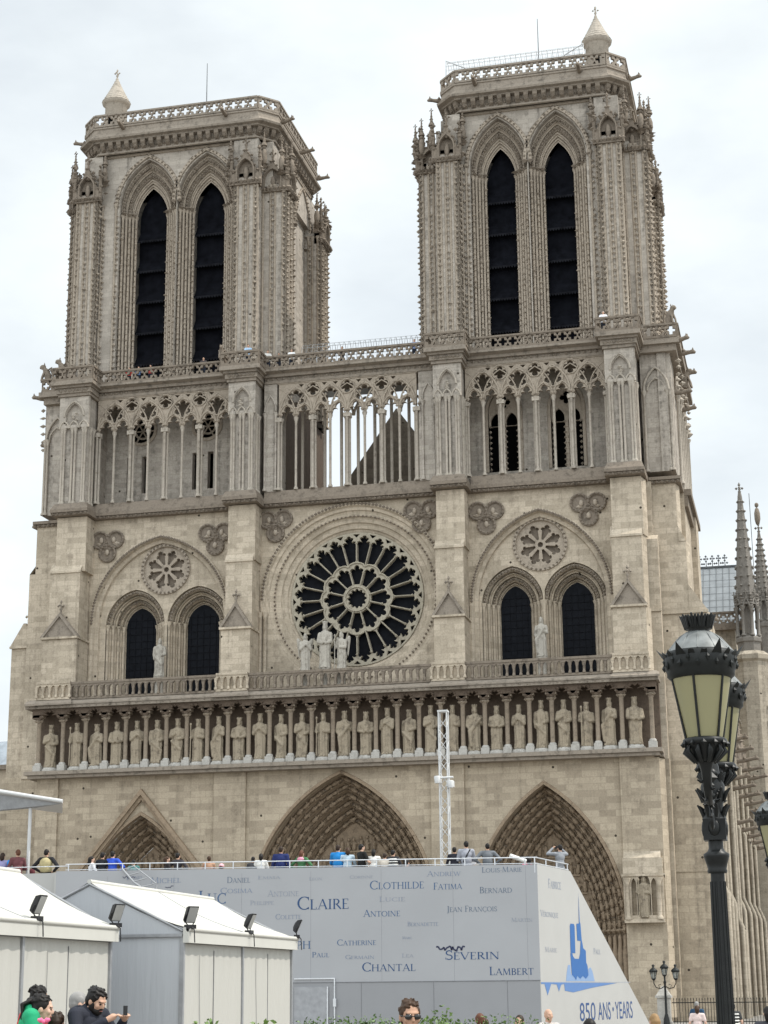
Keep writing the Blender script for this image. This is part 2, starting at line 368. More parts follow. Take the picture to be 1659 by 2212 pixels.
# ---- portals
for i, (cx, zs, w, h) in enumerate(PORT):
    k = (4, 6, 6)[i]; dd, dy = ((.42, .5), (.44, .52), (.38, .5))[i]
    pr_ = [(0, .61)]
    for q in range(k): d_, y_ = q * dd, .61 + q * dy; pr_ += [(d_, y_ + dy * .5), (d_ + dd * .12, y_ + dy * .62), (d_ + dd * .2, y_ + dy * .95), (d_ + dd * .82, y_ + dy * .98), (d_ + dd * .9, y_ + dy * .8), (d_ + dd, y_ + dy)]
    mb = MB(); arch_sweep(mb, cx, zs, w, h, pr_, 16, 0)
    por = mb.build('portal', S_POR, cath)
    vb = MB()                                        # voussoir figures: little seated saints in every order
    for q in range(k):
        d = q * dd + dd * .58; y = .61 + q * dy + dy * .55
        pts = arch(cx, zs, w, h, d, 60)
        s_ = random.random() * .6; last = Vector((pts[0][0], 0, pts[0][1])); stepl = .6
        for j in range(1, len(pts)):
            p = Vector((pts[j][0], 0, pts[j][1])); s_ += (p - last).length
            if s_ > stepl:
                s_ = random.uniform(-.12, .1); t = (p - last).normalized(); up_ = t if t.z > 0 else -t; g_ = random.uniform(.85, 1.1)
                e = Vector((p.x + random.uniform(-.03, .03), y + .02, p.z))
                nn = Vector((-up_.z, 0, up_.x))
                vb.cap(tuple(e - up_ * .2), tuple(e + up_ * .1), .15 * g_, .11 * g_, 6); vb.ell(tuple(e + up_ * .27 + Vector((0, -.03, 0))), (.075, .075, .08), 6, 4)
                for w_ in (-1, 1): vb.blob(tuple(e + nn * w_ * .13 + up_ * random.uniform(-.1, .12) + Vector((0, -.05, 0))), .07, .08, .1, 0, .4)
                vb.blob(tuple(e + up_ * .38), .15, .14, .07, random.choice((0, 1)), .4)
            last = p
    vb.build('archivolt_figures', [S_POR, S_DRK], por)
    dI = k * dd; yI = .61 + k * dy
    tb = MB(); ip = arch(cx, zs, w, h, dI, 12, zs - .2)
    tb.prism(ip, yI + .02, yI + .4, back=False)
    for row in range(5):                              # relief bands of the tympanum
        zz = zs + row * (h - dI * 1.3) * .19; hw = (w - dI) * (.95, .9, .8, .64, .42)[row]
        tb.box(cx - hw, cx + hw, yI - .14, yI + .01, zz - .08, zz + .02)
        nfig = int(hw * 2 / .42)
        for f in range(nfig):
            fx = cx - hw + (f + .5) * 2 * hw / nfig + random.uniform(-.06, .06); hh = random.uniform(.85, 1.1)
            tb.cap((fx, yI - .08, zz + .18), (fx + random.uniform(-.06, .06), yI - .1, zz + .6 * hh), .17, .13, 6); tb.ell((fx, yI - .14, zz + .86 * hh), (.1, .1, .12), 6, 4)
            tb.blob((fx + random.choice((-.15, .15)), yI - .16, zz + .5), .09, .08, .12, 0, .4)
    tb.build('tympanum', S_POR, por)
    db = MB(); db.box(cx - w + dI, cx + w - dI, yI + .1, yI + .3, 0, zs - .2); db.box(cx - .3, cx + .3, yI - .2, yI + .08, 0, zs - .2)
    db.build('door', M_DOOR, por)
    for s_ in (-1, 1):                                # jamb statues with canopies
        jb = MB()
        for q in range(k):
            x = cx + s_ * (w - q * dd - dd * .55); y = .61 + q * dy + .2
            jb.lathe([(.16, 2.0), (.2, 2.6), (.22, 3.6), (.14, 4.2), (.13, 4.4), (.15, 4.6), (.05, 4.8)], (x, y, zs - 5.2), 7)
            jb.blob((x, y, zs - .15), .3, .3, .22); jb.box(x - .2, x + .2, y - .2, y + .2, zs - 3.5, zs - 3.25)
        jb.build('jamb_figures', S_POR, por)
    ob = MB()
    for j, (x, z) in enumerate(arch(cx, zs, w, h, -.06, 44)): ob.blob((x, -.02, z), .1, .12, .1)
    arch_sweep(ob, cx, zs, w, h, [(0.02, .3), (0.02, -.1), (-.16, -.1), (-.2, .0)], 18, 0)
    ob.build('hood_mould', S_POR, por)
    if i == 0:                                        # straight gable over the left portal
        gb = MB(); apx = (-14.53, 15.3); fl, fr = (-20.2, 8.5), (-8.9, 8.5)
        def gp(t): return [(fl[0] + t, fl[1]), (apx[0], apx[1] - t * 1.2), (fr[0] - t, fr[1])]
        o_, i_, i2 = gp(0), gp(.34), gp(.62)
        gb.strip([[(x, y, z) for x, z in pts] for pts, y in ((o_, -.01), (o_, -.42), (i_, -.42), (i_, -.24), (i2, -.24), (i2, -.01))])
        gb.build('gable_moulding', S_POR, por)

# ---- kings' gallery
kg = MB()
kg.box(-22.95, 21.1, -1.05, 0, 16.42, 16.68); kg.box(-22.75, 20.9, -.85, 0, 16.2, 16.41)
kg.box(-22.9, -22.0, -.02, 2.3, 16.2, 16.66); kg.box(20.51, 21.1, .002, 1.15, 16.2, 16.66)
gal = kg.build('kings_gallery', S_LED, cath)
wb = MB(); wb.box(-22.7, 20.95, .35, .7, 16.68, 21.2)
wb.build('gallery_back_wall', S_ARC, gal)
KX = [-21.29, -19.36] + [-17.86 + 1.483 * i for i in range(25)] + [19.39]
KX[-2] = 17.74
cols = [-22.1, -20.3] + [(KX[i] + KX[i + 1]) / 2 for i in range(1, 27)] + [20.5]
cols[-2] = 18.58
cm = MB()
cm.box(-.27, .27, -.27, .27, 0, .42); cm.lathe([(.25, .43), (.25, .52), (.19, .6)], (0, 0, 0), 8)
colm0 = cm.mesh('column_base', S_BAS)
cm = MB(); colonnette(cm, 0, 0, .55, 3.72, .15, 9, True, base=False)
cm.blob((0, -.24, 3.5), .2, .14, .16); cm.blob((.2, -.1, 3.52), .14); cm.blob((-.2, -.1, 3.52), .14)
cm.box(-.36, .36, -.36, .3, 3.74, 3.92)
colm1 = cm.mesh('column', S_KCO)
for x in cols:
    link('column', colm1, gal, (x, -.62, 16.68)); link('column_base', colm0, gal, (x, -.62, 16.68))
ab = MB()                                            # cusped arcade head
edges = [-22.5] + cols[1:-1] + [20.9]; cc_ = [-22.1] + cols[1:-1] + [20.5]
poly = [(-22.5, 21.0), (-22.5, 20.35)]
for i in range(28):
    a, b = cc_[i] + .22, cc_[i + 1] - .22
    if i == 0: a = -21.85
    poly += trefoil_head((a + b) / 2, 20.28, (b - a) / 2, .62)
poly += [(20.9, 20.35), (20.9, 21.0)]
ab.prism(poly, -.98, -.6)
for i in range(28):
    a, b = cc_[i], cc_[i + 1]; m = (a + b) / 2
    for k in range(7):
        t = pi * k / 6; ab.blob((m - (b - a) * .36 * cos(t), -1.02, 20.42 + .42 * sin(t)), .13, .13, .13, 0, .3)
    ab.box(a - .25, a + .25, -.95, .3, 20.62, 20.9)
ab.box(-22.5, 20.9, -.59, .34, 20.9, 21.0)
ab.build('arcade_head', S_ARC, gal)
cb_ = MB()
cb_.box(-22.95, 21.1, -1.25, .3, 21.01, 21.22)
cb_.strip([[(-23.0, -1.32, 21.22), (21.15, -1.32, 21.22)], [(-23.0, -1.32, 21.32), (21.15, -1.32, 21.32)], [(-23.0, -.9, 21.62), (21.15, -.9, 21.62)]])
for x0, x1 in ((-22.9, -19.4), (-9.2, -6.5), (5.9, 8.6), (18.0, 21.2)):
    cb_.strip([[(x0, -1.5, 21.2), (x1, -1.5, 21.2)], [(x0, -1.5, 21.33), (x1, -1.5, 21.33)], [(x0 + .2, -1.02, 21.66), (x1 - .2, -1.02, 21.66)]])
cb_.box(-22.9, 20.9, -.9, 2.6, 21.45, 21.6)
for i in range(88):
    x = -22.6 + i * .495; cb_.blob((x, -1.22, 21.12), .14, .1, .09)
cb_.build('gallery_cornice', S_LED, gal)

# ---- balustrade over the kings
def balus(x0, x1, y, z0, z1, name='balustrade', n=None, solid=False, mat=None):
    b = MB(); L = x1 - x0; n = n or max(2, round(L / .47)); p = L / n
    b.box(x0, x1, y - .14, y + .14, z1 - .16, z1); b.box(x0, x1, y - .14, y + .14, z0, z0 + .14)
    hs = [arch(x0 + (i + .5) * p, z1 - .52, p * .33, .26, 0, 4, z0 + .16) for i in range(n)]
    b.prism([(x0, z0 + .141), (x1, z0 + .141), (x1, z1 - .161), (x0, z1 - .161)], y - .09, y + .06, hs)
    if solid: b.box(x0 + .02, x1 - .02, y + .062, y + .3, z0 + .142, z1 - .165)
    for i in range(n + 1):
        colonnette(b, x0 + i * p, y - .12, z0 + .14, z1 - .4, .065, 6)
        b.blob((x0 + i * p, y - .13, z1 - .36), .11, .09, .08)
    return b.build(name, mat or S_DRK, cath)
balus(-19.7, -9.0, -.88, 21.6, 22.84); balus(-6.7, 6.1, -.88, 21.6, 22.84); balus(8.4, 18.15, -.88, 21.6, 22.84)
for a, b in ((-22.2, -19.72), (-8.98, -6.72), (6.12, 8.38), (18.17, 20.55)):
    balus(a, b, -1.02, 21.62, 22.9, 'buttress_balustrade', 5, True, S_MID)

# ---- rose storey wall
mb = MB()
RC = (.08, 28.4); RO = 6.45
WIN = [(-16.3, 1.12), (-11.55, 1.18), (11.2, 1.02), (15.5, 1.08)]
BIG = [(-14.27, 27.5, 5.3, 6.3), (13.25, 27.5, 4.95, 6.35)]
hol = [circ(RC[0], RC[1], RO, 72)] + [arch(*b_, 0, 14, 21.6) for b_ in BIG]
mb.prism([(-20.2, 21.45), (19.0, 21.45), (19.0, 35.3), (-20.2, 35.3)], 1.8, 2.3, hol)
mb.build('rose_storey_wall', S_MID, cath)
# corner masses left and right of it (side buttresses with set-offs)
mb = MB()
def stepbox(xs, y0, y1):
    for (xa, xb, z0, z1) in xs: mb.box(xa, xb, y0, y1, z0, z1)
mb.box(20.503, 21.3, 1.3, 8, 16.2, 31.0); mb.wedge(20.503, 21.3, 1.3, 1.9, 31.0, 31.4); mb.box(20.503, 21.0, 1.9, 8, 31.0, 35.2)
stepbox([(21.303, 24.25, 16.2, 26.2), (21.303, 23.1, 26.203, 31.0), (21.003, 22.62, 31.003, 35.2)], 2.5, 5.2)
mb.strip([[(23.1, 2.42, 26.2), (24.3, 2.42, 26.2)], [(23.1, 2.42, 28.0), (23.1, 2.42, 28.0)]]) if False else None
mb.add([(24.3, 2.45, 26.2), (24.3, 5.2, 26.2), (23.1, 5.2, 28.0), (23.1, 2.45, 28.0), (23.1, 2.45, 26.2), (23.1, 5.2, 26.2)], [(0, 1, 2, 3), (0, 3, 4), (1, 5, 2)])
mb.add([(23.12, 2.45, 31.0), (23.12, 5.2, 31.0), (22.62, 5.2, 32.1), (22.62, 2.45, 32.1), (22.62, 2.45, 31.0), (22.62, 5.2, 31.0)], [(0, 1, 2, 3), (0, 3, 4), (1, 5, 2)])
mb.box(20.6, 24.35, 2.35, 2.497, 26.0, 26.2); mb.box(20.5, 21.35, 1.15, 1.297, 26.0, 26.2)
stepbox([(20.6, 23.0, 16.2, 35.2)], 5.203, 16)
stepbox([(20.6, 24.2, 16.2, 27.0), (20.6, 23.4, 27.0, 35.2)], 11.5, 14.5)
mb.build('corner_buttress', S_MID, cath)
mb = MB()
mb.box(-24.25, -20.3, 2.3, 8, 31.6, 35.2); mb.box(-24.7, -20.3, 2.3, 8, 16.6, 31.6); mb.box(-26.0, -24.703, 2.6, 7, 16.7, 26.3)
mb.add([(-24.7, 2.3, 31.6), (-24.7, 8, 31.6), (-24.25, 8, 32.2), (-24.25, 2.3, 32.2)], [(0, 1, 2, 3)])
mb.prism([(-26.1, 26.3), (-24.4, 26.3), (-24.9, 28.0), (-25.1, 28.0)], 2.5, 7.1); mb.box(-26.1, -23.8, 2.4, 2.597, 26.15, 26.3)
finial(mb, -25.0, 3.2, 27.9, 1.0)
mb.build('corner_buttress', S_MID, cath)

# ---- buttresses of the front
for k, ((la, lb), (ma, mbx), (ua, ub)) in BX.items():
    b = MB()
    b.box(la, lb, -.42, 2.2, 21.6, 26.05)
    b.box(ma, mbx, -.02, 2.2, 26.053, 31.1); b.box(ua, ub, .22, 2.2, 31.103, 35.15)
    b.wedge(ma - .05, mbx + .05, -.1, .45, 31.1, 31.85); b.box(ma - .08, mbx + .08, -.14, -.023, 30.95, 31.098)
    b.box(la - .1, lb + .1, -.62, 2.19, 26.055, 26.2)
    bo = b.build('buttress', S_MID, cath)
    g = MB(); cxm = (la + lb) / 2; hw = (lb - la) / 2
    g.prism([(cxm - hw, 26.2), (cxm + hw, 26.2), (cxm, 27.75)], -.45, -.025)
    for s_ in (-1, 1):
        for dz, y0 in ((0, -.62),):
            g.strip([[(cxm + s_ * (hw + .12), y, 26.2), (cxm, y, 27.95)] for y in (-.025, y0)] + [[(cxm + s_ * (hw - .1), -.62, 26.2), (cxm, -.62, 27.68)], [(cxm + s_ * (hw - .1), -.45, 26.2), (cxm, -.45, 27.68)]])
    finial(g, cxm, -.35, 27.8, .95)
    g.build('gablet', S_LED, bo)

def edge(name, mat, x, y, dx, dy, z0, z1):
    b = MB(); b.add([(x, y, z0), (x + dx, y + dy, z0), (x + dx, y + dy, z1), (x, y, z1), (x, y + dy, z0), (x, y + dy, z1)], [(0, 1, 2, 3), (3, 2, 5), (0, 4, 1)]); b.build(name, mat, cath)
edge('buttress_edge', S_MID, 20.45, -.42, .26, .9, 21.62, 26.05); edge('buttress_edge', S_MID, 20.35, -.02, .25, 1.0, 26.2, 31.1); edge('buttress_edge', S_MID, 20.5, .22, .22, 1.0, 31.1, 35.1)
edge('buttress_edge', S_LOW, 20.8, -.22, .3, .95, 0, 16.1)
edge('buttress_edge', S_MID, 24.25, 2.5, .22, .9, 16.2, 26.1); edge('buttress_edge', S_MID, 23.1, 2.5, .2, .9, 26.3, 31.0); edge('buttress_edge', S_MID, 22.62, 2.5, .2, .9, 31.1, 35.1)
# ---- rose window
mb = MB()
prof = [(RO + .32, 1.8), (RO + .32, 1.62), (RO + .1, 1.62), (RO, 1.8)]
ring(mb, *RC, prof, 72, -.15, pi + .15)
y, r = 1.82, RO
prof = [(r, 2.3), (r, 1.81)]
for k in range(4):
    prof += [(r - .06, 1.81 + k * .22), (r - .2, 1.84 + k * .22), (r - .26, 1.97 + k * .22), (r - .40, 2.03 + k * .22)]; r -= .40
prof += [(4.78, 2.75), (4.76, 3.2)]
ring(mb, *RC, prof, 96)
for k in range(78):
    a = pi * (k + .5) / 78; mb.blob((RC[0] + (RO + .2) * cos(a), 1.58, RC[1] + (RO + .2) * sin(a)), .13, .1, .13, 1)
for k in range(120):
    a = 2 * pi * k / 120; mb.blob((RC[0] + (RO - .62) * cos(a), 1.98, RC[1] + (RO - .62) * sin(a)), .1, .09, .1, 1)
for s_ in (-1, 1):                                    # shafts beside the rose
    for q in range(2): colonnette(mb, RC[0] + s_ * (RO - .02 + q * .34), 1.62, 21.6, 27.55, .13)
rose = mb.build('rose_window', [S_MID, S_DRK], cath)
tr = MB()
def pol(r, a): return (RC[0] + r * sin(a), RC[1] + r * cos(a))
hs = []
for k in range(24):                                   # outer petals
    a = (k + .5) * pi / 12; flip = 1 if k % 2 == 0 else -1
    def lp(r, s_): return (RC[0] + r * sin(a) + s_ * cos(a), RC[1] + r * cos(a) - s_ * sin(a))
    hw0 = lambda r: r * math.tan(pi / 24) - .058
    rA, rB = (2.72, 2.38) if flip > 0 else (2.38, 2.72)
    pts = [lp(rA, -hw0(rA)), lp(3.86, -hw0(3.86))]
    w_ = hw0(3.9)
    for (ox, orr, rl, a0, a1) in ((-w_ * .72, 3.98, w_ * .42, -1.9, .9), (-w_ * .42, 4.28, w_ * .36, -1.2, .75), (0, 4.42, w_ * .38, -1.35, 1.35), (w_ * .42, 4.28, w_ * .36, -.75, 1.2), (w_ * .72, 3.98, w_ * .42, -.9, 1.9)):
        for j in range(4):
            b = a0 + (a1 - a0) * j / 3; pts.append(lp(orr + rl * cos(b), ox + rl * sin(b)))
    pts += [lp(3.86, hw0(3.86)), lp(rB, hw0(rB)), lp((rA + rB) / 2 - .04, 0)]
    hs.append(pts)
for k in range(24):                                   # rim triangles
    a = k * pi / 12
    hs.append([pol(4.68, a - .055), pol(4.68, a + .055), pol(4.42, a)])
for k in range(12):                                   # inner petals
    a = k * pi / 6
    def lp(r, s_): return (RC[0] + r * sin(a) + s_ * cos(a), RC[1] + r * cos(a) - s_ * sin(a))
    hw0 = lambda r: r * math.tan(pi / 12) - .06
    pts = [lp(1.02, -hw0(1.02)), lp(1.86, -hw0(1.86))]; w_ = hw0(1.9)
    for (ox, orr, rl, a0, a1) in ((-w_ * .68, 2.0, w_ * .4, -1.9, .8), (0, 2.24, w_ * .42, -1.5, 1.5), (w_ * .68, 2.0, w_ * .4, -.8, 1.9)):
        for j in range(5):
            b = a0 + (a1 - a0) * j / 4; pts.append(lp(orr + rl * cos(b), ox + rl * sin(b)))
    pts += [lp(1.86, hw0(1.86)), lp(1.02, hw0(1.02))]
    hs.append(pts)
hs.append(foil(RC[0], RC[1], .72, 12, 0, .12, 3))
tr.prism(circ(RC[0], RC[1], 4.8, 96), 2.62, 2.95, hs, False)
ring(tr, *RC, [(.93, 2.62), (.93, 2.5), (.8, 2.5), (.78, 2.62)], 32)
for k in range(24):                                   # spokes are colonnettes with little capitals
    a = k * pi / 12; r0_, r1_ = (2.72 if k % 2 == 0 else 2.38), 4.0
    p, q = pol(r0_, a), pol(r1_, a); tr.tube([(p[0], 2.56, p[1]), (q[0], 2.56, q[1])], .044, 6); tr.blob((q[0], 2.55, q[1]), .12)
    if k % 2: p, q = pol(.95, a), pol(1.9, a); tr.tube([(p[0], 2.56, p[1]), (q[0], 2.56, q[1])], .044, 6); tr.blob((q[0], 2.55, q[1]), .11)
for k in range(12):                                   # scalloped middle ring roll
    a = k * pi / 6; pts = []
    for j in range(9):
        t = -1 + j / 4; pts.append(pol(2.34 + .24 * (1 - t * t) ** .5 if abs(t) < 1 else 2.34, a + t * pi / 12))
    tr.tube([(x, 2.58, z) for x, z in pts], .062, 6)
tr.build('tracery', stone('rose_tracery', (.43, .385, .30), (.33, .30, .245), (.12, .10, .08), .6, bricks=False), rose)
gl = MB(); gl.prism(circ(RC[0], RC[1], 4.79, 64), 3.1, 3.2, back=False)
gl.build('glass', M_GLASS, rose)

# ---- twin-window bays
for i, b_ in enumerate(BIG):
    cx, zs, w, h = b_
    mb = MB()
    arch_sweep(mb, cx, zs, w, h, [(0, 2.3), (0, 1.62), (.12, 1.6), (.24, 1.72), (.30, 1.95), (.55, 2.0), (.6, 2.25)], 16, 21.6)
    for j, (x, z) in enumerate(arch(cx, zs, w, h, .16, 40)): mb.blob((x, 1.58, z), .13, .09, .13, 1)
    bay = mb.build('window_bay', [S_MID, S_DRK], cath)
    ws = WIN[2 * i:2 * i + 2]; outer = []
    rx, rz, rr = ((-14.05, 31.32, 1.74), (13.22, 31.36, 1.77))[i]
    tp = MB()
    for (x, g) in ws: outer.append(arch(x, 27.35, g + 1.12, 2.6, 0, 10, 21.7))
    # keep the two openings just apart
    m = (ws[0][0] + ws[1][0]) / 2
    outer = [[(min(x, m - .06) if q == 0 else max(x, m + .06), z) for x, z in o_] for q, o_ in enumerate(outer)]
    tp.prism(arch(cx, zs, w, h, .58, 14, 21.6), 2.24, 2.6, outer + [circ(rx, rz, rr, 32)], False)
    tp.build('tympanum', S_MID, bay)
    for q, (x, g) in enumerate(ws):
        a = MB(); arch_sweep(a, x, 27.35, g + 1.12, 2.6, steps(4, .28, .34, 2.25), 10, 21.7)
        for (px, pz) in arch(x, 27.35, g + 1.12, 2.6, .2, 14): a.blob((px, 2.34, pz), .13, .1, .13, 1, .3)
        for (px, pz) in arch(x, 27.35, g + 1.12, 2.6, .75, 12): a.blob((px, 2.95, pz), .11, .1, .11, 1, .3)
        for s_ in (-1, 1):
            for k in range(4):
                colonnette(a, x + s_ * (g + 1.12 - .28 * k - .1), 2.36 + .34 * k, 21.7, 27.45, .1, 8)
        a.build('window_arch', [S_MID, S_DRK], bay)
        gw = MB(); gw.prism(arch(x, 27.35, g + 1.12, 2.6, 1.1, 10, 21.7), 3.56, 3.62, back=False)
        wo = gw.build('window', M_GLASS, bay)
    gr = MB()
    for q, (x, g) in enumerate(ws):
        for k in range(12): gr.box(x - g, x + g, 3.5, 3.53, 22.2 + k * .52, 22.225 + k * .52)
        for k in range(-2, 3): gr.box(x + k * g * .4 - .012, x + k * g * .4 + .012, 3.5, 3.53, 21.8, 28.4 - abs(k) * .28)
    gr.build('window_bars', M_LOUVE, bay)
    ro = MB()
    ring(ro, rx, rz, [(rr + .12, 2.24), (rr + .12, 2.1), (rr - .06, 2.1), (rr - .1, 2.3), (rr - .16, 2.42)], 40)
    for k in range(36):
        a = 2 * pi * k / 36; ro.blob((rx + (rr + .03) * cos(a), 2.08, rz + (rr + .03) * sin(a)), .1, .08, .1, 1)
    hs = []
    for k in range(8):
        a = k * pi / 4 + pi / 8
        def lp(r, s_): return (rx + r * sin(a) + s_ * cos(a), rz + r * cos(a) - s_ * sin(a))
        pts = [lp(.38, -.07), lp(1.0, -.26)]
        for (ox, orr, rl, a0, a1) in ((-.22, 1.08, .16, -2.2, .5), (0, 1.28, .2, -1.4, 1.4), (.22, 1.08, .16, -.5, 2.2)):
            for j in range(4):
                b = a0 + (a1 - a0) * j / 3; pts.append(lp(orr + rl * cos(b), ox + rl * sin(b)))
        pts += [lp(1.0, .26), lp(.38, .07)]; hs.append(pts)
    hs.append(circ(rx, rz, .2, 8))
    ro.prism(circ(rx, rz, rr - .1, 40), 2.32, 2.62, hs, False)
    ro.prism(circ(rx, rz, rr - .05, 32), 2.66, 2.7, back=False, mi=1)
    ro.build('blind_rosette', [S_ORN, S_DRK], bay)
# ---- trefoils in the spandrels
for x, z in ((-18.4, 33.35), (-10.15, 33.35), (-5.65, 34.0), (5.0, 33.95), (9.6, 33.55), (16.7, 33.65)):
    t = MB()
    for ox, oz in ((-.6, .32), (.6, .32), (0, -.7)):
        ring(t, x + ox, z + oz, [(.68, 1.79), (.68, 1.62), (.58, 1.58), (.5, 1.66), (.48, 1.78)], 18)
        for k in range(14):
            a = 2 * pi * k / 14; t.blob((x + ox + .58 * cos(a), 1.58, z + oz + .58 * sin(a)), .085)
    for ox, oz in ((-.6, .32), (.6, .32), (0, -.7)):
        t.prism(circ(x + ox, z + oz, .5, 14), 1.735, 1.79, back=False); t.ell((x + ox * .8, 1.68, z + oz * .9), (.17, .14, .24), 7, 5, 1); t.blob((x + ox * 1.1, 1.7, z + oz * .7 - .2), .26, .12, .16, 1, .35)
    for k in range(5): t.blob((x + random.uniform(-.25, .25), 1.7, z + random.uniform(-.45, .2)), .2, .16, .2, 0, .35)
    t.build('trefoil_ornament', [S_DRK, S_ORN], cath)

# ---- cornice under the grand gallery
mb = MB()
def corn(xa, xb, y0, yb, z):
    mb.box(xa, xb, y0 + .16, yb, z - .42, z - .22); mb.box(xa, xb, y0, yb, z - .22, z)
    n = int((xb - xa) / .34)
    for i in range(n): mb.blob((xa + (i + .5) * (xb - xa) / n, y0 + .1, z - .33), .15, .12, .11, 0, .3)
for xa, xb in ((-19.4, -9.0), (-6.4, 6.1), (8.65, 18.1)):
    corn(xa, xb, 1.15, 2.3, 35.6)
    mb.strip([[(xa, 1.15, 35.603), (xb, 1.15, 35.603)], [(xa, 1.42, 36.35), (xb, 1.42, 36.35)], [(xa, 4, 36.35), (xb, 4, 36.35)]])
for k, (_, _, (ua, ub)) in BX.items():
    corn(ua - .3, ub + .3, -.5, 2.3, 35.62)
    mb.strip([[(ua - .3, -.5, 35.623), (ub + .3, -.5, 35.623)], [(ua - .1, -.2, 36.1), (ub + .1, -.2, 36.1)], [(ua - .1, 2.2, 36.1), (ub + .1, 2.2, 36.1)]])
    for xx, sg in ((ua - .3, 1), (ub + .3, -1)):
        mb.add([(xx, -.5, 35.623), (xx, 2.2, 35.623), (xx + sg * .2, 2.2, 36.1), (xx + sg * .2, -.2, 36.1)], [(0, 1, 2, 3)])
corn(20.84, 23.0, 2.1, 5.4, 35.55); corn(-24.5, -22.1, 2.0, 6, 35.55)
mb.box(22.603, 23.5, 5.403, 16, 35.0, 35.45); mb.box(22.6, 23.25, 5.41, 16, 34.2, 34.98)
mb.build('string_cornice', S_DRK, cath)

# ---- grand gallery: openwork arcade between the tower bases
def arcade(x0, x1, y, back=False):
    n = 8; p = (x1 - x0) / n; b = MB(); zc, zt = 41.72, 44.35
    hs = []; poly = [(x0, zt), (x0, zc)]
    for i in range(n):
        a, c2 = x0 + i * p + .1, x0 + (i + 1) * p - .1
        poly += trefoil_head((a + c2) / 2, zc + .05, (c2 - a) / 2, .88)
    poly += [(x1, zc), (x1, zt)]
    for k in range(4):
        m = x0 + (2 * k + 1) * p
        hs.append(foil(m, 43.16, .68, 6, pi / 2, .25, 4))
        if k: hs.append(foil(x0 + 2 * k * p, 43.8, .5, 4, 0, .23, 4))
    for k in range(4):
        m = x0 + (2 * k + 1) * p
        for s_ in (-1, 1):
            if k * 2 + (0 if s_ < 0 else 2) not in (0, n): hs.append([(m + s_ * .42, 44.02), (m + s_ * .62, 44.24), (m + s_ * .2, 44.25)])
    b.prism(poly, y - .14, y + .14, hs)
    for k in range(5):                                 # interlacing arches springing from every other column
        m = x0 + 2 * k * p
        ps = [(x, y - .12, z) for x, z in arch(m, 42.0, p - .05, 2.05, 0, 6) if x0 <= x <= x1]
        if len(ps) > 2: b.tube(ps, .055, 5)
    for k in range(9):
        for q in (-1, 1): b.blob((x0 + k * p + q * .16, y - .16, 42.0), .13, .13, .17, 0, .3)
    for k in range(16):
        xx = x0 + (k + .5) * p / 2; b.blob((xx, y - .17, 42.95 + .35 * (k % 2)), .1, .1, .12, 0, .3)
    for k in range(4):                                 # raised mouldings
        m = x0 + (2 * k + 1) * p
        b.tube([(x, y - .17, z) for x, z in arch(m, 42.0, p - .05, 2.05, 0, 6)], .085, 5)
        b.tube([(x, y - .17, z) for x, z in circ(m, 43.16, .74, 14, 0, 2 * pi, True)], .06, 5)
        for s_ in (-.5, .5):
            b.tube([(x, y - .17, z) for x, z in arch(m + s_ * p, 41.95, p * .46, .85, 0, 4)], .065, 5)
        if k: b.tube([(x, y - .17, z) for x, z in circ(x0 + 2 * k * p, 43.8, .54, 10, 0, 2 * pi, True)], .05, 5)
    return b, p
for (x0, x1) in ((-19.35, -8.75), (-5.35, 4.85), (8.38, 18.36)):
    b, p = arcade(x0, x1, 1.5)
    b.box(x0 - .1, x1 + .1, 1.3, 1.8, 44.351, 44.42)
    ga = b.build('gallery_arcade', S_ORN, cath)
    for i in range(9):
        thick = i % 2 == 0
        if i in (0, 8): thick = True
        m = MB()
        if thick:
            for ox, oy in ((0, -.16), (-.13, .05), (.13, .05)): colonnette(m, ox, oy, 0, 5.4, .105, 8)
            m.box(-.26, .26, -.3, .26, 5.1, 5.4)
        else: colonnette(m, 0, -.05, 0, 5.4, .095, 8)
        m.build('column', S_COL, ga).location = (x0 + i * p, 1.5, 36.36)
for x in (-4.2, -2.5, -1.25, 0, 1.25, 2.5, 3.8):       # second row of shafts on the inner side
    m = MB(); colonnette(m, 0, 0, 0, 7.6, .12, 8); m.build('inner_shaft', S_COL, cath).location = (x, 3.6, 36.36)
mb = MB()
for x in range(6): mb.tube([(q, 3.6, z) for q, z in arch(-4.9 + x * 1.75 + .2, 42.3, .85, 1.3, 0, 6)], .1, 5)
mb.build('inner_arches', S_ORN, cath)
for xa, xb in ((-6.45, -5.5), (5.0, 6.4)):             # walls closing the open arcade at both ends
    mb = MB()
    mb.box(xa, xb, 1.35, 3.69, 36.3, 44.41); m = (xa + xb) / 2
    mb.tube([(x, 1.3, z) for x, z in arch(m, 42.3, .42, 1.2, 0, 5)], .08, 5); colonnette(mb, m - .4, 1.3, 36.36, 42.2, .09, 7); colonnette(mb, m + .4, 1.3, 36.36, 42.2, .09, 7)
    mb.build('gallery_end_wall', S_TOW, cath)
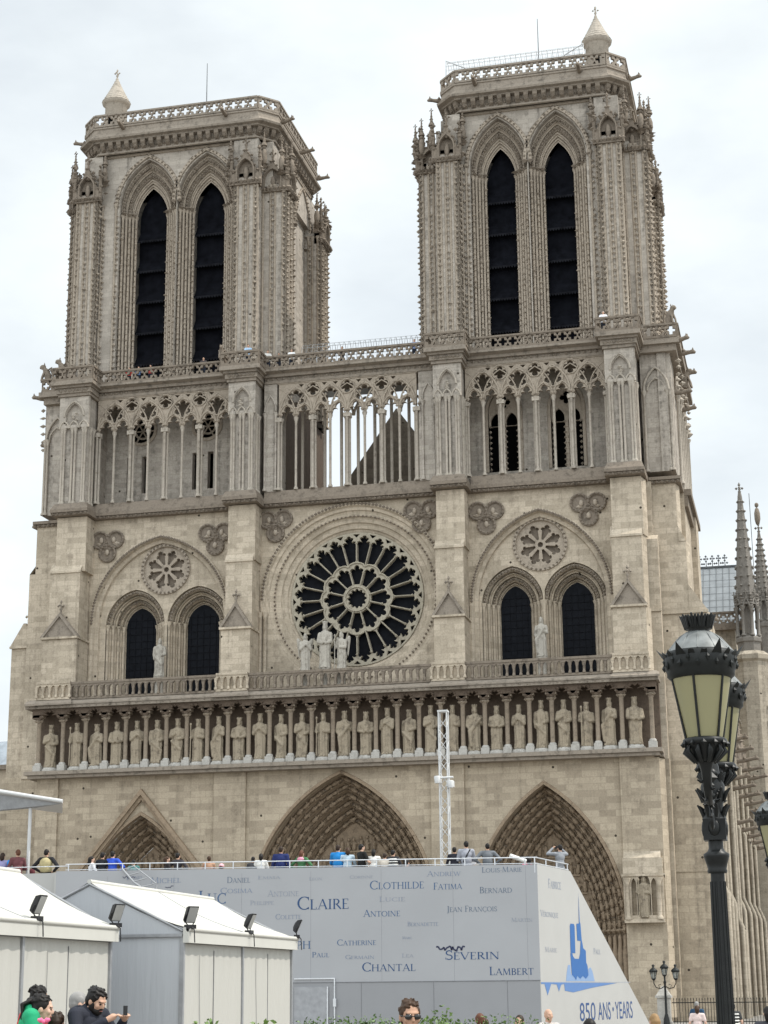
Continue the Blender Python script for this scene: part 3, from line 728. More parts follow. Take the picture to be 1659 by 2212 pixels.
# frieze, slab and balustrade above (gallery of the chimeras)
mb = MB()
for xa, xb in ((-19.35, -8.75), (-6.4, 6.2), (8.4, 18.35)):
    mb.box(xa, xb, 1.25, 3.9, 44.42, 44.62); mb.box(xa, xb, 1.05, 3.9, 44.86, 45.08)
    n = int((xb - xa) / .4)
    mb.box(xa, xb, 1.3, 3.9, 44.62, 44.86)
    for i in range(n): mb.blob((xa + (i + .5) * (xb - xa) / n, 1.26, 44.74), .17, .13, .12, 0, .3)
    mb.strip([[(xa, 1.05, 45.083), (xb, 1.05, 45.083)], [(xa, .62, 45.18), (xb, .62, 45.18)], [(xa, .62, 45.34), (xb, .62, 45.34)], [(xa, 4, 45.34), (xb, 4, 45.34)]])
for k, (_, _, (ua, ub)) in BX.items():
    mb.box(ua - .1, ub + .1, -.28, 3.9, 44.28, 44.5); mb.box(ua - .3, ub + .3, -.6, 3.9, 44.86, 45.02)
    mb.box(ua - .2, ub + .2, -.42, 3.9, 44.5, 44.86)
    for i in range(7): mb.blob((ua + (i + .5) * (ub - ua) / 7, -.46, 44.68), .17, .13, .12, 0, .3)
    mb.box(ua - .5, ub + .5, -.85, 3.9, 45.022, 45.33)
mb.box(20.6, 23.2, 2.1, 16, 44.6, 45.1); mb.box(20.6, 23.45, 1.85, 16.2, 45.103, 45.5)
mb.box(-24.0, -21.9, 1.9, 16, 44.6, 45.1); mb.box(-24.3, -21.9, 1.6, 16.2, 45.103, 45.5)
mb.build('gallery_cornice', S_LED, cath)
def quatre_rail(b, p0, p1, z0, z1, mi=0, sp=.72):
    """openwork parapet of quatrefoils from p0 to p1 (x,y)"""
    d = Vector((p1[0] - p0[0], p1[1] - p0[1], 0)); L = d.length; d.normalize(); nrm = Vector((d.y, -d.x, 0))
    s_ = MB(lambda u, t, z: (p0[0] + d.x * u + nrm.x * -t, p0[1] + d.y * u + nrm.y * -t, z))
    n = max(1, round(L / sp)); p = L / n; hm = (z1 - z0)
    s_.box(0, L, -.15, .15, z1 - hm * .13, z1); s_.box(0, L, -.15, .15, z0, z0 + hm * .13)
    zc = (z0 + z1) / 2; R_ = min(p * .49, hm * .36)
    hs = [foil((i + .5) * p, zc, R_ * .97, 4, 0, R_ * .42, 3) for i in range(n)]
    for i in range(1, n):
        for sg in (-1, 1): hs.append([(i * p - .13, zc + sg * hm * .33), (i * p + .13, zc + sg * hm * .33), (i * p, zc + sg * hm * .12)])
    s_.prism([(0, z0 + hm * .131), (L, z0 + hm * .131), (L, z1 - hm * .131), (0, z1 - hm * .131)], -.09, .09, hs)
    o = len(b.v); b.v.extend(s_.v)
    for f in s_.f: b.f.append(tuple(i + o for i in f)); b.m.append(mi); b.s.append(False)
for xa, xb in ((-19.1, -9.1), (-6.2, 5.9), (8.8, 17.95)):
    b = MB(); quatre_rail(b, (xa, .8), (xb, .8), 45.34, 46.36); b.build('gallery_balustrade', S_DRK, cath)
for k, (_, _, (ua, ub)) in BX.items():
    b = MB(); a, c2 = ua - .4, ub + .4
    quatre_rail(b, (a, -.68), (c2, -.68), 45.33, 46.42); quatre_rail(b, (a, .9), (a, -.68), 45.33, 46.42); quatre_rail(b, (c2, -.68), (c2, .9), 45.33, 46.42)
    b.build('balcony_balustrade', S_DRK, cath)
b = MB(); quatre_rail(b, (21.0, 1.95), (23.3, 1.95), 45.5, 46.55); quatre_rail(b, (23.3, 1.95), (23.3, 15), 45.5, 46.55); b.build('corner_balustrade', S_DRK, cath)
b = MB(); quatre_rail(b, (-24.1, 1.75), (-22.2, 1.75), 45.5, 46.55); b.build('corner_balustrade', S_DRK, cath)

# ---- tower bases at gallery level
for (xa, xb, wins) in ((-22.6, -6.0, [(-16.75, 1), (-11.6, 1)]), (6.1, 22.4, [(10.7, 2), (15.2, 2)])):
    b = MB(); hs = []
    for x, kind in wins:
        if kind == 1:
            hs.append(circ(x, 42.5, 1.0, 20))
            for s_ in (-.9, .3): hs.append([(x + s_ - .22, 37.6), (x + s_ + .22, 37.6), (x + s_ + .22, 40.45), (x + s_ - .22, 40.45)])
        else: hs.append(arch(x, 41.6, 1.12, 1.9, 0, 8, 37.2))
    xl = xa if xa < 0 else 6.1
    b.prism([(xa + .6, 36.2), (xb - .6, 36.2), (xb - .6, 44.5), (xa + .6, 44.5)], 3.7, 4.3, hs)
    b.box(xa, xa + .597, 2.4, 16, 36.0, 45.1); b.box(xb - .597, xb, 2.4, 16, 36.0, 45.1, 1 if xa < 0 else 0)  # left tower's inner side wall: shade of the passage put into its colour
    b.box(xa + .6, xb - .6, 15.4, 16, 36.0, 45.1)
    b.box(xa + .6, xb - .6, 4.31, 15.39, 45.08, 45.3)
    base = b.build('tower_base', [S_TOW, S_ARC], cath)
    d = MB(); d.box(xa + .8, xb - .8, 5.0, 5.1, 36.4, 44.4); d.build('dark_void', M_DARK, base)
    for x, kind in wins:
        o = MB()
        if kind == 1:
            ring(o, x, 42.5, [(1.22, 3.69), (1.22, 3.6), (1.0, 3.58), (.98, 3.75)], 24)
            ring(o, x, 42.5, [(.66, 3.9), (.58, 3.85), (.5, 3.9), (.58, 3.95), (.66, 3.9)], 18)
            for a in range(6): o.tube([(x, 3.9, 42.5), (x + cos(a * pi / 3) * .98, 3.9, 42.5 + sin(a * pi / 3) * .98)], .06, 5)
        else:
            arch_sweep(o, x, 41.6, 1.12, 1.9, [(0, 4.2), (0, 3.6), (-.2, 3.6), (-.26, 3.69)], 8, 37.2)
            o.box(x - .12, x + .12, 3.75, 4.0, 37.2, 41.6)
            o.prism(arch(x, 41.6, 1.12, 1.9, .02, 8, 40.6), 3.8, 4.0, [arch(x - .56, 40.9, .4, .7, 0, 4, 40.62), arch(x + .56, 40.9, .4, .7, 0, 4, 40.62), foil(x, 42.4, .5, 4, 0, .22, 4)])
            for zz in range(9):
                for q in (-1, 1):
                    for qq in (-1, 1): o.blob((x + q * .56 + qq * .42, 3.75, 37.4 + zz * .4), .12, .14, .12)
        o.build('window_tracery', S_ORN, base)
    # corner panels with blind arches on the flank
# buttress fronts at gallery level: shafts, blind gable panels
for k, (_, _, (ua, ub)) in BX.items():
    b = MB(); b.box(ua + .1, ub - .1, .12, 3.69, 36.11, 44.27)
    m = (ua + ub) / 2; hw = (ub - ua) / 2 - .1
    b.prism([(ua, 41.9), (ub, 41.9), (ub, 44.27), (ua, 44.27)], -.12, .117, [arch(m, 42.7, hw * .62, 1.05, 0, 6, 42.1)], False)
    pan = b.build('buttress_panel', S_TOW, cath)
    o = MB()
    for x in (ua + .25, ua + .42, m - .12, m + .12, ub - .42, ub - .25):
        colonnette(o, x, -.03, 36.12, 41.9, .09, 7)
    for q in range(3): o.tube([(x, -.12, z) for x, z in arch(ua + hw * .38 + q * hw * .72, 41.85, hw * .34, .55, 0, 4)], .07, 5)
    o.tube([(x, -.15, z) for x, z in arch(m, 42.75, hw * .72, 1.15, 0, 6)], .08, 5)
    for s_ in (-1, 1):
        for yy in (.5, 1.0):
            colonnette(o, (ua if s_ < 0 else ub) - s_ * .06, yy, 36.12, 41.9, .09, 7)
    for q in range(4): o.blob((m + random.uniform(-.2, .2), -.06, 42.5 + q * .16), .16, .12, .14, 0, .3)
    o.build('shafts', S_COL, pan)
# corner bays beside the outer buttresses
for sx, xa, xb in ((1, 20.6, 22.7), (-1, -24.0, -21.9)):
    b = MB(); b.box(xa, xb, 2.6 if sx > 0 else 2.4, 6, 36.05, 44.6)
    pb = b.build('corner_bay', S_TOW, cath); o = MB()
    m = (xa + xb) / 2; y = 2.5 if sx > 0 else 2.3
    for x in (xa + .2, xb - .12, xb - .32) if sx > 0 else (xa + .12, xa + .32, xb - .3): colonnette(o, x, y, 36.05, 41.9, .1, 7)
    o.tube([(x, y - .05, z) for x, z in arch(m, 41.9, .85, 1.7, 0, 6)], .1, 5); o.tube([(x, y - .05, z) for x, z in arch(m, 41.9, .6, .9, 0, 6)], .07, 5)
    if sx > 0:
        for yy in (4.2, 6.3, 8.4, 10.5, 12.6, 14.7): colonnette(o, 23.0, yy, 35.5, 41.9, .12, 7); o.blob((23.1, yy, 42.3), .3)
        for k in range(5): o.tube([(22.95, 5.25 + k * 2.1 + (x), z) for x, z in arch(0, 41.9, .95, 1.8, 0, 5)], .11, 5)
        for yy in (3.0, 6.5, 10, 13.5):
            for q in range(5): o.blob((23.15 + q * .03, yy, 42.2 + q * .48), .22, .22, .16, 0, .3)
    else:
        for q in range(6): o.blob((-24.12 - q * .02, 2.4, 41.2 + q * .62), .26, .22, .15, 0, .3)
    o.build('shafts', S_COL, pb)
# dark water tank box standing on the right bay sill, nave gable seen through the arcade
# ================================================================== TOWERS
def merge(dst, src, mi=0):
    o = len(dst.v); dst.v.extend(src.v)
    for f, s_ in zip(src.f, src.s): dst.f.append(tuple(i + o for i in f)); dst.m.append(mi); dst.s.append(s_)
def belfry_face(tw, tf, ua, ub, wins, half, detail=True):
    """one side of a tower: wall with two tall lancets, archivolts, louvres"""
    b = MB(tf); zs, h0 = 60.7, 3.75
    hs = [arch(c, zs, half, h0, 0, 12, 46.0) for c in wins]
    b.prism([(ua, 45.3), (ub, 45.3), (ub, 65.0), (ua, 65.0)], 0, .5, hs, False)
    b.build('belfry_wall', S_TOW, tw)
    for c in wins:
        w_ = MB(tf); inn = (half - 1.25) if half > 2.25 else half - 1.11
        k = 5; dd = inn / k
        dr = .75 / inn; arch_sweep(w_, c, zs, half, h0, steps(k, dd, .16, .30), 12, 46.0, 0, dr)
        for (d, y) in ((.25, .36), (dd * 2.6, .72)):
            for (x, z) in arch(c, zs, half, h0, d, 15): w_.blob((x, y - .06, z - dr * d), .15, .13, .15, 1, .3)
        for (x, z) in arch(c, zs, half, h0, -.25, 15): w_.blob((x, -.08, z), .21, .17, .21, 1, .35)
        arch_sweep(w_, c, zs, half, h0, [(-.12, .05), (-.12, -.16), (-.34, -.16), (-.4, -.0)], 12)
        for s_ in (-1, 1):
            for q in range(k):
                x = c + s_ * (half - dd * q - dd * .75); y = .34 + .16 * q
                colonnette(w_, x, y, 46.0, 60.1, .1, 6)
                if q % 2 == 0: crockets(w_, x, y, 46.3, 59.4, .44, .13)
            for q in range(3): w_.blob((c + s_ * (half - .3 - .35 * q), .2 + .2 * q, 60.15), .24, .24, .16, 1, .3)
        w_.build('window_arch', [S_ORN, S_DRK], tw)
        l = MB(tf); gw = half - inn; l.prism([(x, z - (.75 if z > 46.1 else 0)) for x, z in arch(c, zs, half, h0, inn - .02, 10, 46.0)], 1.75, 1.8, back=False)
        z = 47.9
        while z < 60.6:
            g = gw if z < 60.0 else gw * .6
            l.add([(c - g, 1.74, z + 1.0), (c + g, 1.74, z + 1.0), (c + g, 1.2, z), (c - g, 1.2, z)], [(0, 1, 2, 3)])
            n = 11
            for i in range(n):
                u0_, u1_ = c - g + 2 * g * i / n, c - g + 2 * g * (i + 1) / n
                l.add([(u0_, 1.19, z + .05), (u1_, 1.19, z + .05), ((u0_ + u1_) / 2, 1.18, z - .14)], [(0, 1, 2)], 1)
            l.box(c - g, c + g, 1.17, 1.20, z + .05, z + .09, 1); z += 2.55
        l.build('belfry_louvres', [M_LOUV, M_LOUVE], tw)
    for u in (wins[0] - half - .28, wins[1] + half + .28, ua + .18, ub - .18):
        sh = MB(tf)
        if ua + .1 < u < ub - .1: colonnette(sh, u, -.05, 45.4, 60.9, .1, 6); crockets(sh, u + .17, -.03, 46, 60.3, .44, .13); sh.build('wall_shaft', S_ORN, tw)
    s_ = MB(tf); s_.box(ua, ub, -.14, .0, 64.85, 65.05); s_.build('string_course', S_ORN, tw)

def pier(x0, x1, y0, y1, faces, z0=45.34, z1=61.3, st=None):
    """corner buttress with crocketed shafts; faces: list of 'f','r','l'"""
    b = MB(); b.box(x0 + .1, x1 - .1, y0 + .1, y1, z0, z1 + .3); o = MB()
    for fc in faces:
        if fc == 'f':
            w = x1 - x0; m = (x0 + x1) / 2
            xs = [x0 + .1, x0 + .34, x1 - .34, x1 - .1] + ([m - .17, m + .17] if w > 1.3 else [])
            for x in xs: colonnette(o, x, y0 + .1, z0, z1, .1, 7)
            for x in [x0 + .22, x1 - .22] + ([m] if w > 1.3 else []): crockets(o, x, y0 + .03, z0 + .5, z1 - .4, .43, .125)
        else:
            xx = x1 - .1 if fc == 'r' else x0 + .1; sg = 1 if fc == 'r' else -1; m = (y0 + y1) / 2
            for y in (y0 + .1, y0 + .4, m - .17, m + .17, y1 - .4, y1 - .12): colonnette(o, xx, y, z0, z1, .1, 7)
            for y in (y0 + .24, m, y1 - .26): crockets(o, xx + sg * .06, y, z0 + .5, z1 - .4, .43, .145, sg, 0)
    return b, o

def outline(xa, xb, ya, yb, ch):
    return [(xa + ch, ya), (xb - ch, ya), (xb, ya + ch), (xb, yb - ch), (xb - ch, yb), (xa + ch, yb), (xa, yb - ch), (xa, ya + ch)]
def tower(xa, xb, wins, half, oa, ob, lfront, rfront, tc_, swins, ca, cb2):
    """xa..xb wall faces, oa..ob outer buttress faces"""
    yF, yB = 3.0, 16.0
    core = MB(); core.box(xa + .3, xb - .3, 5.4, yB - .3, 45.3, 66.0)
    tw = core.build('bell_tower', S_TOW, cath)
    belfry_face(tw, lambda u, t, z: (u, yF + t, z), lfront[1] - .1, rfront[0] + .1, wins, half)
    belfry_face(tw, lambda u, t, z: (xb - t, u, z), 5.2, 13.8, swins, 2.0)
    ba = MB(); ba.box(xa, xa + .29, 5, 14, 45.3, 65); ba.box(xa + .3, xb - .3, yB - .29, yB, 45.3, 65)
    ba.box(xa + .31, xb - .31, yF + .02, yF + .5, 64.0, 65.6) if False else None
    ba.build('belfry_wall', S_TOW, tw)
    PB = []
    PB.append(pier(lfront[0], lfront[1], 2.2, 5.2, 'fr'))
    PB.append(pier(rfront[0], rfront[1], 2.2, 5.2, 'fl'))
    PB.append(pier(oa, lfront[0] + .35, 3.3, 5.4, 'fl'))
    PB.append(pier(rfront[1] - .35, ob, 3.4, 5.6, 'fr'))
    PB.append(pier(oa, xa + .5, 13.4, 15.6, 'fl'))
    PB.append(pier(xb - .8, ob, 13.4, 15.6, 'fr'))
    PB.append(pier(xb - 1.0, ob - .5, 15.0, 16.6, 'r'))
    for b, o in PB:
        p_ = b.build('corner_pier', S_TOW, tw); o.build('crocketed_shafts', S_ORN, p_)
    # canopies and pinnacles over the piers: each its own carved tabernacle with figures and crockets
    rd = random.Random(int(xa * 10))
    def tab(x, y, z, w, h, tf=None):
        G = MB(); gablet(G, x, y, z, w, h, tf)
        for k in range(9):
            px = -w * .55 + w * 1.1 * k / 8; p = (x + px, y - .05, z - .1) if tf is None else tf(px, -.05, -.1)
            G.blob(p, .2, .2, .22, 0, .35)
        for sx in (-1, 1):
            for k in range(4):
                px = sx * w * (.58 - .03 * k); pz = h * (.25 + .16 * k); p = (x + px, y + .1, z + pz) if tf is None else tf(px, .1, pz)
                G.blob(p, .2 - .02 * k, .2 - .02 * k, .16, 0, .35)
            p = (x + sx * w * .62, y + .5, z + h * .55) if tf is None else tf(sx * w * .62, .5, h * .55)
            G.ell(p, (.24, .24, .7), 7, 5); G.ell((p[0], p[1], p[2] + .82), (.16, .16, .19), 6, 4); G.lathe([(.26, -.1), (.2, .1), (.12, .2), (.03, 1.1)], (p[0], p[1], p[2] + 1.0), 6, 0, False)
            for q in range(4): G.blob((p[0], p[1], p[2] + 1.2 + q * .24), .2 - .035 * q, .2 - .035 * q, .07, 0, .35)
            finial(G, p[0], p[1], p[2] + 1.8, .5)
            for q in range(3): G.blob((p[0], p[1] - .05, p[2] - .9 + q * .12), .34, .32, .13, 0, .3)
        for k in range(34):                            # bushy leafwork round the canopy
            px, pz = random.uniform(-w * .75, w * .75), random.uniform(-.05, .62) * h
            if abs(px) < w * .4 and pz < h * .42: continue
            p = (x + px, y + random.uniform(-.1, .5), z + pz) if tf is None else tf(px, random.uniform(-.1, .5), pz)
            G.blob(p, random.uniform(.12, .24), .2, random.uniform(.1, .22), 0, .4)
        G.build('canopied_pinnacle', S_DRK, tw)
    for x0, x1 in (lfront, rfront): tab((x0 + x1) / 2, 2.05, 61.3, x1 - x0 + .15, 3.6)
    tab((oa + lfront[0] + .35) / 2, 3.15, 61.0, lfront[0] + .35 - oa, 3.1)
    tab((ob + rfront[1] - .35) / 2, 3.25, 61.0, ob - rfront[1] + .35, 3.2)
    for xx, sg in ((ob, 1), (oa, -1)):
        for yc in (4.4, 14.5): tab(0, 0, 0, 2.0, 3.4, lambda px, py, pz, xx=xx, yc=yc, sg=sg: (xx + .15 * sg - sg * py, yc + sg * px, 61.0 + pz))
    tab(xb - .6, 15.2, 61.2, 1.6, 3.0)
    for xx, sg in ((ob, 1), (oa, -1)):
        for y in (3.6, 5.2, 13.6, 15.2):
            G = MB(); G.lathe([(.2, 0), (.16, 1.5), (.24, 1.6), (.02, 3.0)], (xx - sg * .1, y, 61.1), 6)
            for k in range(5): G.blob((xx + sg * .04, y, 62.2 + k * .36), .22 - .025 * k, .22 - .025 * k, .11)
            finial(G, xx - sg * .1, y, 63.6, 1.0); G.build('pinnacle', S_DRK, tw)
    # crown: corbel table, cornice, sloping roof edge
    def ol(dx, ch=1.25): return outline(ca - dx, cb2 + dx, 2.55 - dx, yB - .6 + dx, ch)
    N_ = MB()
    for (x0, x1) in ((lfront[0] + .15, lfront[1] + .1), (rfront[0] - .1, rfront[1] - .15)): N_.box(max(x0, ca), min(x1, cb2), 2.6, 5.39, 61.4, 64.93)
    N_.box(cb2 - 1.2, cb2 - .02, 3.4, 5.4, 61.2, 64.92); N_.box(ca + .02, ca + 1.2, 3.4, 5.4, 61.2, 64.92); N_.box(cb2 - 1.2, cb2 - .02, 13.6, 15.3, 61.2, 64.92)
    N_.box(ca, cb2, 5.4, yB - .6, 62, 64.9)
    N_.build('upper_corner_wall', S_TOW, tw)
    K = MB()
    lev = [(0, 64.95), (.12, 65.0), (.12, 65.12), (.0, 65.2), (.0, 65.85), (.36, 65.9), (.40, 66.0), (.66, 66.07), (.70, 66.22), (.54, 66.32), (.42, 66.6), (.38, 67.02), (.45, 67.06), (.45, 67.2), (.3, 67.22), (.3, 67.2)]
    K.strip([[(x, y, z) for x, y in ol(d)] for d, z in lev], 0, True)
    K.add([(x, y, 67.2) for x, y in ol(.3)], [tuple(range(8))])
    crown = K.build('crown_cornice', S_LED, tw)
    B_ = MB(); base = ol(0); up_ = ol(.5)
    for i in range(8):
        (x0, y0), (x1, y1) = base[i], base[(i + 1) % 8]; L = sqrt((x1 - x0) ** 2 + (y1 - y0) ** 2)
        d = ((x1 - x0) / L, (y1 - y0) / L); nr = (d[1], -d[0]); n = max(2, round(L / .66))
        for k in range(n):
            u = (k + .5) / n * L; w2 = .17
            s_ = MB(lambda a, t, z, x0=x0, y0=y0, d=d, nr=nr, u=u: (x0 + d[0] * (u + a) + nr[0] * t, y0 + d[1] * (u + a) + nr[1] * t, z))
            s_.add([(-w2, 0, 65.22), (w2, 0, 65.22), (w2, .12, 65.3), (-w2, .12, 65.3), (-w2, .4, 65.62), (w2, .4, 65.62), (w2, .42, 65.88), (-w2, .42, 65.88), (-w2, 0, 65.88), (w2, 0, 65.88)],
                   [(0, 1, 2, 3), (3, 2, 5, 4), (4, 5, 6, 7), (0, 3, 4, 7, 8), (1, 9, 6, 5, 2)])
            s_.blob((0, .3, 65.38), .17, .15, .13, 0, .3)
            s_.blob((L / n / 2, .05, 65.45), .12, .1, .16, 0, .3)
            merge(B_, s_)
    B_.build('corbel_table', S_DRK, tw)
    P_ = MB(); po = ol(.34)
    for i in range(8): quatre_rail(P_, po[i], po[(i + 1) % 8], 67.23, 68.3, 0, .8)
    P_.build('parapet', S_LED, tw)
    g = MB()
    for x in (xa + 3.6, xb - 3.4):
        g = MB(); gargoyle(g, (x, 1.9, 66.95), (0, -1, -.05), .95, .17); g.build('gargoyle', S_DRK, tw)
    for (p, d) in (((cb2 + .4, 4.2, 66.9), (1, -.25, 0)), ((cb2 + .5, 9.3, 66.8), (1, 0, .02)), ((cb2 + .4, 14.2, 66.8), (1, .1, 0)), ((ca - .4, 4.0, 66.9), (-1, -.3, 0))):
        g = MB(); gargoyle(g, p, d, 1.15, .17); g.build('gargoyle', S_DRK, tw)
    # stair turret with its stone cone
    t = MB(); x, y = tc_
    t.lathe([(.88, 66.8), (.88, 71.0), (.96, 71.06), (1.12, 71.2), (1.15, 71.36)], (x, y, 0), 18)
    tu = t.build('stair_turret', S_COL, tw)
    t = MB(); pr = []
    for k in range(9):
        r = 1.17 * (1 - k / 9.4) ** 1.12; z = 71.37 + k * .25
        pr += [(r, z), (r * .88, z + .17)]
    pr += [(.1, 73.6)]
    t.lathe(pr, (x, y, 0), 16, 0, False)
    t.build('cone_roof', S_COL, tu)
    t = MB(); finial(t, x, y, 73.45, .85); t.build('finial', S_COL, tu)
    t = MB(); t.box(x - .25, x + .25, y - 1.0, y - .9, 68.2, 69.9); t.build('doorway', M_DARK, tu)
    return tw
T1 = tower(-22.0, -6.6, (-16.5, -11.8), 2.33, -23.05, -5.45, (-22.15, -20.3), (-9.35, -7.35), (-20.65, 6.0), (7.4, 11.7), -21.7, -6.55)
T2 = tower(5.9, 20.7, (10.95, 15.3), 2.14, 4.8, 21.85, (6.35, 8.1), (18.3, 20.1), (18.3, 6.0), (7.4, 11.7), 7.05, 20.15)
for tw, x, ztop in ((T1, -13.65, 75.1), (T2, 13.56, 75.2)):
    b = MB(); b.tube([(x, 8, 67.3), (x, 8, 70), (x, 8, ztop)], [.06, .05, .025], 5); b.build('lightning_rod', M_LEADD, tw)
# wire safety cages
def cage(x0, x1, y, z0, h, n, frame=True):
    b = MB(); W = 1.3
    for i in range(n + 1):
        x = x0 + (x1 - x0) * i / n
        b.tube([(x, y + W * (1 - cos(pi * k / 8)) / 2 * 1.0, z0 + h * sin(pi * k / 8)) for k in range(9)], .018, 4)
    for k in range(9):
        yy, zz = y + W * (1 - cos(pi * k / 8)) / 2, z0 + h * sin(pi * k / 8)
        b.tube([(x0, yy, zz), (x1, yy, zz)], .014, 4)
    if frame:
        for x, sg in ((x0, 1), (x1, -1)): b.tube([(x, y, z0 - .6), (x, y, z0 + h * .85), (x + sg * 1.5, y, z0 + .05)], .06, 5)
    return b
cage(6.85, 17.4, 4.6, 69.75, 1.0, 26).build('wire_cage', M_WIRE, T2)
cage(-5.0, 4.6, 6.0, 47.9, 1.35, 24, False).build('wire_cage', M_WIRE, cath)
b = MB(); b.box(-5.4, 5.6, 5.9, 7.5, 45.2, 45.34)
for i in range(9): b.tube([(-5 + i * 1.2, 6, 45.3), (-5 + i * 1.2, 6, 47.9)], .04, 5)
b.build('cage_walkway', M_WIRE, cath)

# ================================================================== NAVE AND TRANSEPT
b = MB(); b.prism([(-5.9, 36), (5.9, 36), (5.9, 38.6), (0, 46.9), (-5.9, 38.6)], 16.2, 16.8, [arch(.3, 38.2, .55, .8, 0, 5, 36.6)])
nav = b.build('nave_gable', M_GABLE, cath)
b = MB(); b.prism([(-6.2, 36), (6.2, 36), (6.2, 37.6), (0, 45.6), (-6.2, 37.6)], 16.9, 110, front=False); b.build('nave_roof', M_LEAD, cath)
b = MB(); b.box(-6.2, 6.2, 16.9, 100, 24, 36); b.box(-22, 22, 16.9, 46.9, -.3, 11.2); b.box(-14, 14, 16.9, 90, 11.2, 20); b.build('nave_wall', S_NAV, cath)
b = MB(); b.box(-6.0, 6.0, 4.5, 16.1, 35.9, 36.3); b.build('tower_terrace', S_LED, cath)
# south side, seen in sharp perspective on the right
TX = 24.6
b = MB()
b.box(-24, TX, 47.0, 63.0, -.3, 33.6)
tr_ = b.build('transept_wall', S_NAV, cath)
b = MB(); ridge = (55.0, 41.1)
b.add([(-24, 48, 33.8), (TX + .7, 48, 33.8), (TX + .7, ridge[0], ridge[1]), (-24, ridge[0], ridge[1]), (-24, 62, 33.8), (TX + .7, 62, 33.8)], [(0, 1, 2, 3), (3, 2, 5, 4), (1, 5, 2)])
rf = b.build('transept_roof', plain('transept_lead', (.24, .255, .265), .6, 0, .12, 1.2, .15), cath)
b = MB()
for x in [0 + i * .62 for i in range(40)]: b.tube([(x, 47.95, 33.85), (x, ridge[0] - .05, ridge[1] + .03)], .02, 4)
for k in range(9): t = k / 9; b.tube([(0, 48 + 7 * t - .04, 33.82 + 7.3 * t), (TX + .7, 48 + 7 * t - .04, 33.82 + 7.3 * t)], .012, 4)
b.build('roof_seams', M_LEADD, rf)
b = MB()
b.box(0, TX + .7, ridge[0] - .1, ridge[0] + .1, ridge[1], ridge[1] + .18)
for i in range(34):
    x = 4 + i * .6
    for q, dz in ((-.2, .35), (.2, .35), (0, .6), (-.15, .85), (.15, .85), (0, 1.1)): b.blob((x + q, ridge[0], ridge[1] + .1 + dz), .13, .06, .13, 0, .2)
    b.tube([(x, ridge[0], ridge[1]), (x, ridge[0], ridge[1] + 1.1)], .04, 4)
b.build('roof_cresting', M_LEADD, rf)
b = MB(); quatre_rail(b, (12, 46.6), (TX + .8, 46.6), 33.7, 35.0); b.box(10, TX + .8, 46.4, 47.0, 33.3, 33.69); b.build('transept_balustrade', S_DRK, cath)
def spire(cx, cy, r, z0, z1, z2, z3, name, par, n=8):
    """octagonal turret z0-z1, open arcade z1-z2, crocketed stone spire up to z3"""
    b = MB(); b.lathe([(r, z0), (r, z1 - .6), (r * 1.12, z1 - .5), (r * 1.12, z1 - .2), (r * .95, z1)], (cx, cy, 0), n, 0, False, pi / 8)
    for k in range(n):
        a = 2 * pi * k / n + pi / 8; x, y = cx + r * .92 * cos(a), cy + r * .92 * sin(a)
        colonnette(b, x, y, z1, z2 - .3, r * .13, 6)
        a2 = a + pi / n; p = [(cx + r * .9 * cos(a), cy + r * .9 * sin(a), z2 - .5), (cx + r * .95 * cos(a2), cy + r * .95 * sin(a2), z2 + .5), (cx + r * .9 * cos(a + 2 * pi / n), cy + r * .9 * sin(a + 2 * pi / n), z2 - .5)]
        b.tube(p, r * .12, 5); finial(b, cx + r * cos(a2), cy + r * sin(a2), z2 + .5, r * .6)
        for q in range(5): b.blob((x * 1, y, z2 - .3 + q * .25), r * .2, r * .2, .14, 0, .3)
    b.lathe([(r * .45, z1), (r * .45, z2)], (cx, cy, 0), n, 0, False)
    b.lathe([(r * 1.05, z2 - .1), (r * .95, z2 + .2), (r * .2, z3 - 1.2), (.05, z3 - .4)], (cx, cy, 0), n, 0, False, pi / 8)
    K = 11
    for q in range(K):
        t = (q + .4) / K; rr = r * (.98 - .8 * t); z = z2 + .4 + (z3 - z2 - 1.6) * t
        for k in range(n):
            a = 2 * pi * k / n + pi / 8; b.blob((cx + rr * cos(a), cy + rr * sin(a), z), .17, .17, .15, 0, .2)
    finial(b, cx, cy, z3 - 1.3, 1.2)
    return b.build(name, S_SPI, par)
spire(25.85, 45.0, 1.08, 10, 32.2, 35.2, 46.6, 'pinnacle', cath)
spire(27.3, 48.5, .85, 10, 34.2, 36.2, 43.6, 'pinnacle', cath)
b = MB(); b.ell((27.25, 48.5, 44.3), (.3, .3, .9), 7, 5); b.ell((27.25, 48.5, 45.4), (.2, .2, .24), 7, 5); b.build('roof_statue', S_DRK, cath)
b = MB(); b.tube([(26.6, 50, 36), (26.6, 50, 47)], .03, 4); b.build('lightning_rod', M_LEADD, cath)
# transept front clasping turret and blind arcade
b = MB(); b.box(TX - 2.2, TX + 2.6, 44.2, 50, -.3, 29.5); b.lathe([(1.6, 0), (1.6, 29.8), (1.85, 30.0), (1.85, 30.4), (1.3, 30.8)], (25.9, 45, 0), 8, 0, False, pi / 8)
b.box(TX - 2.25, TX + 2.8, 44.05, 44.19, 20.2, 20.5); b.box(TX - 2.25, TX + 2.8, 44.05, 44.19, 25.6, 25.8)
for k in range(4):
    for (z0, z1) in ((20.6, 24.0), (12, 16.5)):
        x = TX - 2.0 + k * 1.15; colonnette(b, x, 44.1, z0, z1, .1, 6); b.tube([(q, 44.1, z) for q, z in arch(x + .57, z1, .5, .9, 0, 5)], .1, 5)
b.build('transept_corner', S_NAV, cath)
